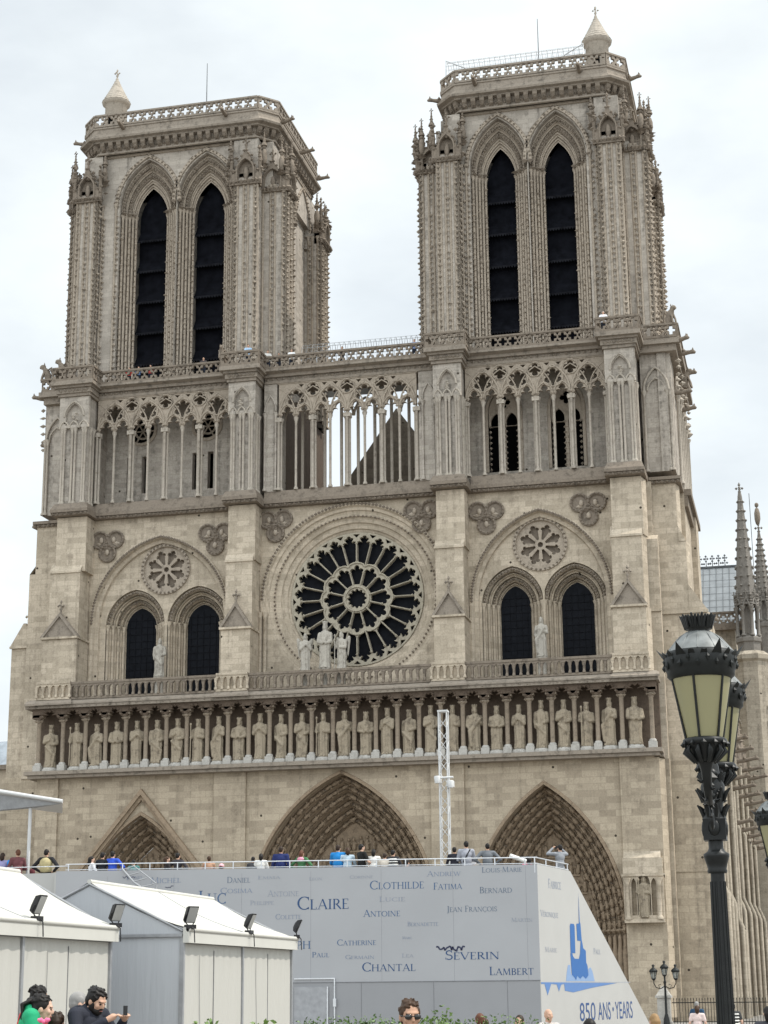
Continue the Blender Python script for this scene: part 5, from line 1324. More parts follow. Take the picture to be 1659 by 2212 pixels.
emb([[(3.10, 3.9), (3.18, 3.97), (3.52, 3.97), (3.60, 3.9), (3.58, 3.003), (3.08, 3.003)], [(3.80, 3.98), (4.08, 4.0), (4.14, 5.05), (4.17, 4.05), (4.24, 4.0), (4.32, 3.42), (3.84, 3.423)],
     [(3.05, 3.0), (3.25, 2.995), (3.32, 2.9), (3.5, 2.82), (3.95, 2.82), (4.08, 3.0), (4.2, 3.42), (4.34, 3.42), (4.45, 3.18), (4.72, 3.1), (4.72, 2.72), (4.85, 2.6), (4.92, 2.28), (4.6, 2.16), (4.3, 2.26), (4.0, 2.16), (3.7, 2.26), (3.55, 2.12), (3.4, 2.2), (3.12, 2.3)]], .008, B1c, 'emblem')
for wd, s0, s1 in (('850', 3.84, 5.55), ('ANS', 5.85, 7.3), ('YEARS', 7.85, 9.98)):
    tcu = bpy.data.curves.new('t', 'FONT'); tcu.body = wd; tob = bpy.data.objects.new('t', tcu); C.objects.link(tob)
    me = bpy.data.meshes.new_from_object(tob.evaluated_get(bpy.context.evaluated_depsgraph_get())); bpy.data.objects.remove(tob)
    xs = [v.co.x for v in me.vertices]; k = (s1 - s0) / (max(xs) - min(xs)); x0 = min(xs)
    for v in me.vertices: v.co = Vector(S(s0 + (v.co.x - x0) * k, .78 + v.co.y * .86, .006))
    me.materials.append(plain('slogan_blue', (.03, .07, .19), .5, 0, .02))
    o = link('slogan_word', me); o.parent = stand; o.matrix_parent_inverse = Matrix.Translation(-Vector(stand.location))

emb([[(7.6 + .085 * cos(k * pi / 6), 1.12 + .075 * sin(k * pi / 6)) for k in range(12)]], .006, plain('slogan_blue', (.03, .07, .19), .5, 0, .02), 'slogan_dot')
# ---- canopy, truss mast
t = tag(empty('canopy', (2.76, -56.0, 4.8)), 'flat white canopy on a thin post at the left edge above the stand', 'canopy')
b = MB(); b.tube([(0, 0, -5), (0, 0, 3.75)], .062, 10); b.build('post', M_WHITE, t)
b = MB()
b.add([(1.36, -.3, 3.68), (-4.5, -.9, 4.75), (-4.5, 2.8, 4.4), (.1, 2.6, 3.6), (1.36, -.3, 3.56), (-4.5, -.9, 4.5), (-4.5, 2.8, 4.2), (.1, 2.6, 3.5)], [(0, 1, 2, 3), (7, 6, 5, 4), (0, 4, 5, 1), (1, 5, 6, 2), (2, 6, 7, 3), (3, 7, 4, 0)])
b.tube([(1.36, -.32, 3.62), (-4.5, -.95, 4.62)], .07, 8); b.build('roof', M_WHITE, t)
b = MB(); b.add([(1.3, -.2, 3.55), (-4.4, -.8, 4.45), (-4.4, -.1, 3.2), (.2, 0, 3.45)], [(0, 1, 2, 3)]); b.build('fabric', plain('canopy_fabric', (.33, .34, .355), .7), t)
mt = tag(empty('truss_mast', (17.47, -54, -.3)), 'slim white lattice truss mast standing behind the stand', 'mast')
b = MB(); a = .145; H = 11.7
for x in (-a, a):
    for y in (-a, a): b.tube([(x, y, 0), (x, y, H)], .026, 6)
z = 0; k = 0
while z < H - .4:
    for (x0, y0, x1, y1) in ((-a, -a, a, -a), (a, -a, a, a), (a, a, -a, a), (-a, a, -a, -a)):
        p, q = ((x0, y0), (x1, y1)) if k % 2 else ((x1, y1), (x0, y0)); b.tube([(p[0], p[1], z), (q[0], q[1], z + .38)], .013, 4)
    z += .38; k += 1
b.box(-.18, .18, -.18, .18, H - .06, H); b.build('lattice', M_WHITE, mt)
b = MB(); b.box(-.30, -.12, -.24, .1, 9.15, 9.3); b.box(.12, .34, -.24, .1, 9.0, 9.2); b.tube([(-.32, -.2, 9.3), (.36, -.2, 9.32)], .04, 6); b.lathe([(.09, 0), (.12, .22), (.1, .25)], (-.2, -.25, 9.12), 8); b.lathe([(.09, 0), (.12, .22), (.1, .25)], (.27, -.25, 8.95), 8); b.build('lamp_clamp', M_WHITE, mt)

# ---- marquees
M_TENT = plain('tent_roof_canvas', (.50, .49, .45), .6, 0, .03, 1.5)
def canvas(name, col):
    m, t_, bs = newmat(name); N = t_.nodes.new; g = N('ShaderNodeNewGeometry'); vm = N('ShaderNodeVectorMath'); vm.operation = 'MULTIPLY'; vm.inputs[1].default_value = (5, 5, .5)
    n = N('ShaderNodeTexNoise'); n.inputs['Scale'].default_value = 1.2; n.inputs['Detail'].default_value = 3
    t_.links.new(g.outputs['Position'], vm.inputs[0]); t_.links.new(vm.outputs[0], n.inputs['Vector'])
    bp = N('ShaderNodeBump'); bp.inputs['Strength'].default_value = .4; bp.inputs['Distance'].default_value = .08; t_.links.new(n.outputs[0], bp.inputs['Height']); t_.links.new(bp.outputs[0], bs.inputs['Normal'])
    bs.inputs['Base Color'].default_value = col + (1,); bs.inputs['Roughness'].default_value = .6; return m
M_WALL = canvas('tent_wall_canvas', (.43, .42, .385)); M_GAB = canvas('tent_gable_canvas', (.40, .412, .43))
M_POLE = plain('tent_frame_grey', (.3, .305, .315), .4, .4); M_SEAM = plain('tent_seam', (.16, .163, .168), .7)
def marquee(x, y0, y1, wd, ze, zr, bays, lab, g0=True):
    t = tag(empty('marquee_tent', (x - wd / 2, (y0 + y1) / 2, -.2)), lab, 'tent', 'white marquees before the stand')
    inv = Matrix.Translation(-Vector(t.location))
    def B(m, n, mt_):
        o = m.build(n, mt_); o.parent = t; o.matrix_parent_inverse = inv; return o
    xl, xm = x - wd, x - wd / 2
    b = MB(); n = 8
    def prof(k): s_ = k / n; return ze + (zr - ze) * s_ - .10 * sin(pi * s_)
    for sg, xe in ((1, x + .12), (-1, xl - .12)):
        b.strip([[(xe + (xm - xe) * k / n, y0 - .06, prof(k)), (xe + (xm - xe) * k / n, y1 + .06, prof(k))] for k in range(n + 1)])
    b.tube([(xm, y0 - .06, zr), (xm, y1 + .06, zr)], .05, 6)
    B(b, 'roof', M_TENT)
    for i in range(1, bays):
        b = MB(); yy = y0 + (y1 - y0) * i / bays; b.tube([(x + .12 + (xm - x - .12) * k / n, yy, prof(k) + .004) for k in range(n + 1)], .009, 4); B(b, 'roof_seam', M_POLE)
    b = MB(); b.box(xl - .14, xl - .02, y0 - .08, y1 + .08, ze - .28, ze + .02); B(b, 'eaves_gutter', M_TENT)
    b = MB(); b.box(x + .02, x + .14, y0 - .08, y1 + .08, ze - .28, ze + .02); b.tube([(x + .13, y0 - .08, ze - .02), (x + .13, y1 + .08, ze - .02)], .05, 6)
    B(b, 'eaves_gutter', M_TENT)
    L = y1 - y0
    for i in range(bays):
        a, c2 = y0 + L * i / bays + .05, y0 + L * (i + 1) / bays - .05
        b = MB(); rows = []; m = 40
        for z in (ze - .29, ze - .8, ze - 1.8, -.3):
            rows.append([(x - .02 + .018 * sin(j * 1.3 + i) * (1 if z < ze - .5 else .3), a + (c2 - a) * j / m, z) for j in range(m + 1)])
        b.strip(rows, 0, False, True); B(b, 'wall_panel', M_WALL)
        b = MB()
        b.box(x - .005, x + .005, (a + c2) / 2 - .01, (a + c2) / 2 + .01, -.3, ze - .4)
        b.tube([(x + .012, (a + c2) / 2 - .9 + .05 * sin(zz * 2), zz) for zz in (ze - .5, ze - 1.1, ze - 1.8, ze - 2.6)], .005, 4)
        B(b, 'wall_seam', M_SEAM)
    for i in range(bays + 1):
        b = MB(); yy = y0 + L * i / bays; b.box(x - .06, x + .03, yy - .045, yy + .045, -.3, ze - .1); B(b, 'pole', M_POLE)
        b = MB(); b.box(xl - .03, xl + .06, yy - .045, yy + .045, -.3, ze - .1); B(b, 'pole', M_POLE)
    for yy in (y0, y1):
        b = MB(); b.prism([(xl, ze - .1), (x, ze - .1)] + [(x + .1 + (xm - x - .1) * k / n, prof(k) - .02) for k in range(n + 1)] + [(xm + (xl - .1 - xm) * k / n, prof(n - k) - .02) for k in range(1, n + 1)], yy - .03, yy + .03); B(b, 'gable', M_GAB)
        b = MB(); b.box(xl + .06, x - .06, yy - .02, yy + .02, -.3, ze - .12); B(b, 'end_wall', M_GAB)
        b = MB(); s2 = -1 if yy == y0 else 1
        b.box(xl, x, yy + s2 * .05 - .03, yy + s2 * .05 + .03, ze - .16, ze - .1)
        b.tube([(x, yy + s2 * .045, ze - .05), (xm, yy + s2 * .045, zr - .05)], .03, 5); b.tube([(xl, yy + s2 * .045, ze - .05), (xm, yy + s2 * .045, zr - .05)], .03, 5)
        b.box(xl + .5, xl + .54, yy + s2 * .03 - .01, yy + s2 * .03 + .01, -.3, ze - .16)
        B(b, 'gable_frame', M_POLE)
marquee(16.5, -90.2, -82.2, 4.0, 3.1, 4.2, 2, 'white marquee at the left edge, the nearer of the two')
marquee(17.45, -80.7, -73.0, 4.05, 3.1, 4.06, 2, 'white marquee with a grey gable end, the one beside the stand')
M_BLK = plain('black_metal', (.022, .022, .024), .4, .3, .2); M_FGL = plain('floodlight_glass', (.30, .30, .29), .15, 0, .1, 3, .6)
for x, y, lab in ((16.56, -85.9, 'black floodlight on the eaves of the nearer white tent, left one'), (16.56, -82.25, 'black floodlight on the far eaves corner of the nearer white tent'), (17.53, -80.7, 'black floodlight on the near eaves corner of the tent with the grey gable'), (17.53, -76.8, 'black floodlight midway along the eaves of the tent with the grey gable'), (17.53, -73.0, 'black floodlight on the far eaves corner of the tent by the stand')):
    t = tag(empty('floodlight', (x + .06, y, 3.12), {-85.9: -.1, -82.25: -.45, -80.7: -.6, -76.8: -.05, -73.0: .25}[y]), lab, 'floodlight', 'floodlights along the tent eaves')
    R2 = Matrix.Rotation(radians(24), 4, 'Y')
    b = MB(lambda px, py, pz: tuple(R2 @ Vector((px, py, pz)) + Vector((.06, 0, .24))))
    rows = [[(.0, -.12, -.17), (.0, .12, -.17), (.0, .12, .17), (.0, -.12, .17)], [(-.02, -.125, -.175), (-.02, .125, -.175), (-.02, .125, .175), (-.02, -.125, .175)], [(-.1, -.115, -.15), (-.1, .115, -.15), (-.1, .11, .12), (-.1, -.11, .12)], [(-.135, -.07, -.07), (-.135, .07, -.07), (-.135, .06, .04), (-.135, -.06, .04)]]
    b.strip(rows, 0, True); b.add(rows[-1], [(0, 1, 2, 3)]); b.build('housing', M_BLK, t)
    b2 = MB(b.tf); b2.box(.001, .009, -.105, .105, -.155, .155); b2.build('glass', M_FGL, t)
    b = MB(); b.box(-.07, .07, -.1, .1, -.03, .05)
    for s_ in (-1, 1): b.tube([(0, s_ * .06, .04), (-.03, s_ * .135, .14), (.03, s_ * .135, .24)], .013, 5)
    b.tube([(.06, 0, 0), (.1, .03, -.05), (.11, .04, -.3)], .012, 5); b.build('bracket', M_BLK, t)
# ================================================================== STREET LAMPS
M_IRON = plain('black_green_iron', (.008, .009, .009), .42, 0, .3, 12, .3)
M_IRON2 = plain('dark_iron_cap', (.011, .0125, .012), .5, 0, .3, 12, .25)
M_ZINC = plain('weathered_zinc_cap', (.15, .158, .155), .45, .1, .35, 9, .5)
m, t_, bs = newmat('frosted_lamp_glass'); bs.inputs['Base Color'].default_value = (.315, .29, .155, 1); bs.inputs['Roughness'].default_value = .55
bs.inputs['Subsurface Weight'].default_value = .0; bs.inputs['Transmission Weight'].default_value = .25; M_FROST = m
def lantern_meshes():
    D = {}
    b = MB()                                           # frosted body, z 0 = glass foot
    b.lathe([(.175, .02), (.295, .62)], (0, 0, 0), 32); b.lathe([(.165, .02), (.285, .62)], (0, 0, 0), 32)
    D['glass'] = (b.mesh('glass', M_FROST))
    b = MB()
    for k in range(6):
        a = 2 * pi * k / 6 + .32; b.tube([(.183 * cos(a), .183 * sin(a), 0), (.303 * cos(a), .303 * sin(a), .64)], .0125, 6)
    b.lathe([(.20, -.035), (.215, -.02), (.215, .015), (.19, .03), (.165, .02), (.165, -.02), (.2, -.035)], (0, 0, 0), 32)
    for k in range(12):
        a = 2 * pi * k / 12; b.blob((.215 * cos(a), .215 * sin(a), -.03), .03, .03, .035)
    b.lathe([(.10, -.20), (.13, -.14), (.19, -.03)], (0, 0, 0), 16)
    for k in range(10):
        a = 2 * pi * k / 10; b.tube([(.1 * cos(a), .1 * sin(a), -.2), (.2 * cos(a), .2 * sin(a), -.1), (.17 * cos(a), .17 * sin(a), -.03)], [.02, .028, .012], 5)
    D['frame'] = (b.mesh('frame', M_IRON))
    b = MB()                                           # deep ornamental band
    b.lathe([(.30, .60), (.335, .63), (.335, .67), (.355, .70), (.365, .78), (.35, .84), (.335, .86), (.30, .87)], (0, 0, 0), 36)
    for k in range(24):
        a = 2 * pi * k / 24; b.blob((.36 * cos(a), .36 * sin(a), .72 + .05 * (k % 2)), .028, .028, .045, 0, .3)
    for k in range(18):                                # leaf points standing round the rim
        a = 2 * pi * k / 18 + random.uniform(-.05, .05); c_, s_ = cos(a), sin(a); big = k % 3 == 0; w = .06 if big else .038
        for (r, z, hh, tw_) in ((.355, .79, (.13 if big else .06) + random.uniform(-.02, .02), (.085 if big else .035)),):
            p = lambda rr, zz, o: (rr * c_ - o * s_, rr * s_ + o * c_, zz)
            b.add([p(r - .01, z, -w), p(r - .01, z, w), p(r + .03, z + .05, w * .7), p(r + tw_, z + hh, 0), p(r + .03, z + .05, -w * .7), p(r - .03, z + .03, 0)], [(0, 1, 2, 4), (2, 3, 4), (0, 4, 5), (1, 5, 2), (4, 3, 5), (3, 2, 5)])
    D['band'] = (b.mesh('band', M_IRON2))
    b = MB(); b.lathe([(.335, .862), (.30, .91), (.215, 1.0), (.16, 1.045), (.125, 1.06), (.115, 1.065)], (0, 0, 0), 40)
    for k in range(12):
        a = 2 * pi * k / 12; b.tube([(.337 * cos(a), .337 * sin(a), .862), (.218 * cos(a), .218 * sin(a), 1.003), (.125 * cos(a), .125 * sin(a), 1.062)], .006, 4)
    D['cap'] = (b.mesh('cap', M_ZINC))
    b = MB()
    b.lathe([(.115, 1.05), (.105, 1.08), (.13, 1.10), (.125, 1.13), (.15, 1.20), (.10, 1.20)], (0, 0, 0), 24)
    for k in range(10):                                # crown of palmettes
        a = 2 * pi * k / 10; c_, s_ = cos(a), sin(a)
        for o in (-.03, 0, .03):
            b.tube([(.125 * c_ - o * .6 * s_, .125 * s_ + o * .6 * c_, 1.1), (.15 * c_ - o * s_, .15 * s_ + o * c_, 1.19), ((.178 if o == 0 else .165) * c_ - o * 1.3 * s_, (.178 if o == 0 else .165) * s_ + o * 1.3 * c_, 1.235 if o == 0 else 1.222)], [.015, .02, .009], 5)
    D['crown'] = (b.mesh('crown', M_IRON))
    return D
LM = lantern_meshes()
def post_mesh():
    b = MB()
    b.lathe([(.26, 0), (.26, .25), (.2, .3), (.17, .6), (.12, .75), (.09, .9), (.082, 1.0), (.068, 3.0), (.068, 3.08)], (0, 0, 0), 24)
    for k in range(12):                                # fluting
        a = 2 * pi * k / 12; b.tube([(.083 * cos(a), .083 * sin(a), .95), (.068 * cos(a), .068 * sin(a), 2.98)], .011, 5)
    b.lathe([(.09, 3.06), (.098, 3.08), (.09, 3.1), (.105, 3.16), (.125, 3.22), (.125, 3.245), (.085, 3.27), (.072, 3.3), (.072, 3.37)], (0, 0, 0), 20)
    b.box(-.11, .11, -.11, .11, 3.375, 3.58)
    for s_ in (-1, 1):
        b.ell((s_ * .11, 0, 3.49), (.02, .06, .08), 8, 5); b.ell((0, s_ * .11, 3.49), (.06, .02, .08), 8, 5)
    b.lathe([(.12, 3.58), (.1, 3.63), (.09, 3.7), (.11, 3.8), (.12, 3.9), (.08, 4.0), (.07, 4.1), (.03, 4.2)], (0, 0, 0), 14)
    for k in range(8):
        for z, r in ((3.66, .12), (3.82, .13), (3.98, .1)):
            a = 2 * pi * k / 8 + z * 2; b.tube([(r * .8 * cos(a), r * .8 * sin(a), z - .07), (r * 1.05 * cos(a), r * 1.05 * sin(a), z + .02), (r * 1.35 * cos(a), r * 1.35 * sin(a), z + .06)], [.018, .022, .008], 5)
    return b.mesh('post', M_IRON)
def arm_mesh(dz):
    b = MB(); pts = [(0, .03, 3.75), (0, .2, 3.78), (0, .45, 3.70), (0, .75, 3.68), (0, .95, 3.78), (0, 1.0, 3.92 + dz), (0, 1.0, 4.0 + dz)]
    b.tube(pts, [.05, .042, .036, .036, .042, .05, .075], 8)
    for i in range(15):                                # acanthus leaves along the arm
        t = (i + .5) / 15 * 5; k = int(t); f = t - k; p = Vector(pts[k]).lerp(Vector(pts[k + 1]), f); a = i * 2.4
        b.tube([tuple(p), tuple(p + Vector((.06 * cos(a), 0, .06 * sin(a)))), tuple(p + Vector((.09 * cos(a), .05, .09 * sin(a) + .02)))], [.02, .016, .006], 5)
    c = [(0, .45 + .16 * (1 - q / 14) * cos(q * .75), 3.55 + .16 * (1 - q / 14) * sin(q * .75)) for q in range(13)]; b.tube(c, .02, 5)
    c = [(0, .78 + .13 * (1 - q / 14) * cos(3 + q * .75), 3.82 + .13 * (1 - q / 14) * sin(3 + q * .75)) for q in range(13)]; b.tube(c, .018, 5)
    b.lathe([(.03, 0), (.06, .03), (.06, .06), (.03, .09)], (0, .05, 3.98), 10); b.blob((.0, .35, 3.95), .07); b.blob((0, .6, 3.85), .06)
    return b.mesh('arm', M_IRON)
def two_lamp(x, y, z, lab, dzs=(.02, .02), rz=0):
    t = tag(empty('street_lamp', (x, y, z), rz), lab, 'street lamp', 'old twin lantern street lamps')
    link('post', PM, t)
    for s_, q in ((-1, 0), (1, 1)):
        link('arm', AM, t, (0, 0, 0), pi if s_ < 0 else 0)
        la = link('lantern', LM['frame'], t, (0, s_ * 1.0, 4.22)); la.scale = (.95, .95, .98)
        for n in ('glass', 'band', 'cap', 'crown'): link(n, LM[n], la)
    return t
PM = post_mesh(); AM = arm_mesh(.02)
two_lamp(28.84, -97.2, -.10, 'black twin lantern street lamp on a fluted post, in full view at the right')
two_lamp(29.16, -80.85, -.12, 'black street lamp cut off by the right edge, beyond the larger one')
t = tag(empty('street_lamp', (21.3, -10.5, -.3)), 'small three lantern street lamp before the cathedral corner by the railings', 'street lamp')
b = MB(); b.lathe([(.2, 0), (.16, .4), (.07, .7), (.06, 2.3), (.09, 2.4), (.05, 2.5), (.05, 2.75)], (0, 0, 0), 10); b.build('post', M_IRON, t)
for s_ in (-1, 1):
    b = MB(); b.tube([(0, 0, 2.2), (s_ * .25, 0, 2.05), (s_ * .5, 0, 2.12), (s_ * .62, 0, 2.35), (s_ * .62, 0, 2.55)], .03, 6); b.tube([(s_ * .3, 0, 2.06), (s_ * .36, 0, 2.25), (s_ * .22, 0, 2.3)], .02, 5); b.build('arm', M_IRON, t)
for x, z in ((-.62, 2.6), (0, 2.8), (.62, 2.6)):
    l = MB(); l.lathe([(.05, -.1), (.13, 0), (.12, .02)], (0, 0, 0), 10)
    for k in range(6): a = k * pi / 3; l.tube([(.11 * cos(a), .11 * sin(a), 0), (.19 * cos(a), .19 * sin(a), .38)], .012, 4)
    la = l.build('lantern', M_IRON, t); la.location = (x, 0, z)
    l = MB(); l.lathe([(.1, .01), (.18, .37)], (0, 0, 0), 12); l.build('glass', plain('clear_lamp_glass', (.45, .47, .45), .2, 0, .1, 3, .5, .6), la)
    l = MB(); l.lathe([(.22, .36), (.25, .42), (.2, .5), (.08, .6), (.05, .62), (.09, .74), (.02, .8)], (0, 0, 0), 12); l.build('cap', M_IRON2, la)

# ---- railings and pier before the cathedral's corner
t = tag(empty('stone_pier', (21.15, -9.9, -.3)), 'pale stone gate pier with a pyramid cap behind the three lantern lamp', 'pier')
b = MB(); b.box(-.36, .36, -.36, .36, 0, 1.55); b.box(-.46, .46, -.46, .46, 0, .25); b.build('shaft', S_BAS, t)
b = MB(); b.box(-.45, .45, -.45, .45, 1.553, 1.68); b.lathe([(.58, 1.68), (.2, 2.1), (.12, 2.2)], (0, 0, 0), 4, 0, False, pi / 4); b.build('cap', S_BAS, t)
t = tag(empty('iron_railing', (26, -9.9, -.3)), 'black spiked iron railing along the foot of the cathedral at the right', 'railing')
b = MB(); x = -4.3
while x < 14: b.tube([(x, 0, 0), (x, 0, 1.42)], .016, 4); b.blob((x, 0, 1.47), .03, .03, .09); x += .16
b.build('bars', M_IRON, t)
b = MB()
for z in (.2, 1.25): b.box(-4.4, 14, -.02, .02, z, z + .05)
b.build('rails', M_IRON, t)

# ================================================================== PLANTS
def leafmat(name, c):
    m, t_, bs = newmat(name); N = t_.nodes.new; g = N('ShaderNodeNewGeometry'); n = N('ShaderNodeTexNoise'); n.inputs['Scale'].default_value = 4
    t_.links.new(g.outputs['Position'], n.inputs['Vector']); r = N('ShaderNodeValToRGB')
    r.color_ramp.elements[0].position = .3; r.color_ramp.elements[1].position = .7
    r.color_ramp.elements[0].color = (c[0] * .55, c[1] * .6, c[2] * .6, 1); r.color_ramp.elements[1].color = (c[0] * 1.3, c[1] * 1.3, c[2] * 1.2, 1)
    t_.links.new(n.outputs[0], r.inputs[0]); t_.links.new(r.outputs[0], bs.inputs['Base Color']); bs.inputs['Roughness'].default_value = .55
    bs.inputs['Subsurface Weight'].default_value = 0; return m
LG = leafmat('leaf_light_green', (.12, .19, .045)); LD = leafmat('leaf_dark_green', (.055, .095, .03)); LH = leafmat('hedge_green', (.09, .15, .04)); M_TWIG = plain('twig', (.08, .06, .04), .8)
def leaves(b, c, r, n, size, rd):
    for _ in range(n):
        while True:
            p = Vector((rd.uniform(-1, 1), rd.uniform(-1, 1), rd.uniform(-1, 1)))
            if .35 < p.length < 1: break
        q = Vector((c[0] + p.x * r[0], c[1] + p.y * r[1], c[2] + p.z * r[2]))
        a = Vector((rd.uniform(-1, 1), rd.uniform(-1, 1), rd.uniform(-.3, 1))).normalized(); s_ = a.orthogonal().normalized(); s_.rotate(Matrix.Rotation(rd.uniform(0, 6), 3, a)); L = size * rd.uniform(.6, 1.3)
        b.add([tuple(q - a * L * .5), tuple(q + s_ * L * .28), tuple(q + a * L * .6), tuple(q - s_ * L * .28)], [(0, 1, 2, 3)])
def shrub(x, y, z0, h, r, lab, mat, n=700, size=.09, sd=1, clumps=7, group=None, name='shrub'):
    rd = random.Random(sd); t = tag(empty(name, (x, y, z0)), lab, 'shrub', group); b = MB(); w = MB()
    for k in range(clumps):
        a = rd.uniform(0, 6.28); q = rd.uniform(.0, .65); hh = h * rd.uniform(.45, .95)
        c = (r * q * cos(a), r * q * sin(a), hh * .85); w.tube([(0, 0, 0), (c[0] * .5, c[1] * .5, hh * .4), c], [.03, .02, .008], 5)
        leaves(b, c, (r * .55, r * .55, h * .25), n // clumps, size, rd)
    b.build('foliage', mat, t); w.build('stems', M_TWIG, t); return t
# plants in front
shrub(22.82, -95.1, 0, 1.72, .55, 'light green leafy bush before the grey tent gable', LG, 2200, .07, 3)
shrub(23.75, -94.9, 0, 1.55, .4, 'low light green bush before the right end of the white tent wall', LG, 1100, .065, 9)
shrub(24.4, -93.6, 0, 1.76, .32, 'small dark rounded bush rising over the hedge before the grey skirting', LD, 1300, .055, 4, 9)
shrub(25.70, -95.5, 0, 1.76, .34, 'light green leafy bush right of the man in sunglasses', LG, 1500, .05, 6)
shrub(25.05, -94.9, 0, 1.6, .35, 'light green leafy bush left of the man in sunglasses', LG, 1200, .055, 12)
t = tag(empty('hedge', (25.6, -92.7, 0)), 'long clipped green hedge along the bottom in front of the stand', 'hedge')
rd = random.Random(5); b = MB()
for k in range(32):
    x = -2.3 + k * .1; leaves(b, (x, 0, 1.12 + rd.uniform(-.03, .03)), (.25, .45, .46), 300, .04, rd)
b.build('foliage', LH, t)
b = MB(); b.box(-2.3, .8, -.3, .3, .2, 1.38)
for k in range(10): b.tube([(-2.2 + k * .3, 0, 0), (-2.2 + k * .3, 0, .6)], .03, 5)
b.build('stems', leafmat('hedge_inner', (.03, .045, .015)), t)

# ================================================================== PEOPLE
SKIN = [(.50, .31, .22), (.42, .25, .17), (.56, .36, .27), (.33, .19, .12)]
HAIRC = {'black': (.012, .010, .009), 'dark': (.03, .018, .012), 'brown': (.05, .027, .015), 'auburn': (.10, .04, .022), 'blond': (.26, .16, .075), 'grey': (.25, .24, .23)}
def cmat(pre, c, r=.8): return plain('%s_%d_%d_%d' % (pre, c[0] * 255, c[1] * 255, c[2] * 255), c, r, 0, .1, 9, .2)
ARM = {  # elbow, wrist, fingertips for the right side (+x)
 'rail': ((.29, .10, 1.13), (.22, .31, 1.07), (.17, .42, 1.06)), 'down': ((.27, -.03, 1.13), (.28, .05, .88), (.27, .09, .71)),
 'camera': ((.36, .20, 1.42), (.14, .24, 1.62), (.03, .25, 1.70)), 'phone': ((.30, .10, 1.20), (.14, .32, 1.36), (.04, .43, 1.43)),
 'hip': ((.44, -.05, 1.17), (.23, .07, 1.02), (.13, .12, 1.0)), 'fold': ((.28, .06, 1.12), (.05, .24, 1.13), (-.1, .22, 1.16)), 'hold': ((.33, .22, 1.2), (.25, .42, 1.35), (.2, .55, 1.42))}
def person(label, loc, rz, H=1.72, skin=0, hair=('black', 'short'), top=(.1, .1, .1), bottom=(.03, .035, .05), pose='rail', vox=.022, group=None, nod=0, turn=0, sleeve='long', lean=0, extras=None, poseL=None, beard=False, build=1.0, hunch=0):
    t = tag(empty('person', loc, rz), label, 'person', group); s = H / 1.72; fine = vox < .012
    SK, HA, TO, BO = cmat('skin', SKIN[skin], .55), cmat('hair', HAIRC[hair[0]], .5), cmat('cloth', top), cmat('cloth', bottom)
    def L(p): return (p[0], p[1] + lean * max(0, p[2] - .95), p[2])
    def Sx(b): b.tf = lambda x, y, z: (x * s, y * s, z * s); return b
    HC = L((0, .02, 1.595)); Rh = Matrix.Rotation(radians(turn), 3, 'Z') @ Matrix.Rotation(radians(-nod), 3, 'X'); NB = Vector(L((0, .0, 1.49)))
    def Hd(p): return tuple(NB + Rh @ (Vector(p) - Vector((0, 0, 1.49))) + Vector((0, hunch * .6, -hunch)))
    arms = []
    for sg, pz in ((1, pose), (-1, poseL or pose)):
        e, w, h = ARM[pz]; arms.append((sg, [L((sg * .185 * build, 0, 1.41)), L((sg * e[0], e[1], e[2])), L((sg * w[0], w[1], w[2])), L((sg * h[0], h[1], h[2]))]))
    b = Sx(MB())                                       # ---- body: one skin, head to feet
    n = 14 if fine else 10
    hs = MB(lambda x, y, z: tuple(v * s for v in Hd((x, y, z))))
    hs.ell((0, .0, 1.625), (.074, .094, .098), n, 9); hs.ell((0, .03, 1.565), (.058, .066, .082), n, 8); hs.ell((0, .065, 1.52), (.034, .03, .03), 8, 6)
    hs.ell((0, .098, 1.592), (.013, .02, .026), 8, 6); hs.ell((0, .104, 1.578), (.017, .016, .011), 8, 6); hs.ell((0, .083, 1.633), (.055, .02, .014), 8, 5)
    hs.ell((0, .086, 1.548), (.026, .014, .013), 8, 5)
    for q in (-1, 1): hs.ell((q * .075, -.005, 1.595), (.012, .022, .033), 8, 6); hs.ell((q * .038, .068, 1.585), (.03, .025, .028), 8, 6)
    merge(b, hs)
    b.cap(L((0, -.01, 1.42)), tuple(Hd((0, -.005, 1.54))), .062, .055, n)
    b.ell(L((0, 0, 1.30)), (.165 * build, .105 * build, .17), n, 8); b.ell(L((0, 0, 1.08)), (.14 * build, .10 * build, .17), n, 8); b.ell((0, 0, .93), (.165 * build, .115, .13), n, 8)
    for sg, (S0, e, w, h) in arms:
        b.cap(L((sg * .06, 0, 1.40)), S0, .075, .06, n); b.cap(S0, e, .052 * build, .042, n); b.cap(e, w, .042, .028, n)
        d = (Vector(h) - Vector(w)); l_ = d.length; d.normalize(); up_ = Vector((0, 0, 1)); sd = d.cross(up_); sd = sd.normalized() if sd.length > .1 else Vector((0, 1, 0))
        pm = Vector(w) + d * l_ * .42; b.cap(w, tuple(pm), .027, .034, n)
        for f in range(4):                             # fingers, then the thumb from the side of the palm
            o = (f - 1.5) * .019; ln = l_ * (.50, .58, .55, .43)[f]; p0 = pm + sd * o; p1 = p0 + d * ln * .55; p2 = p1 + (d * .6 - up_ * .5).normalized() * ln * .5
            b.cap(tuple(p0), tuple(p1), .0105, .0095, 6); b.cap(tuple(p1), tuple(p2), .0095, .008, 6)
        p0 = Vector(w) + d * l_ * .22 + sd * -sg * .024; p1 = p0 + (d * .7 - sd * sg * .7).normalized() * .042; b.cap(tuple(p0), tuple(p1), .013, .011, 6); b.cap(tuple(p1), tuple(p1 + d * .03), .011, .009, 6)
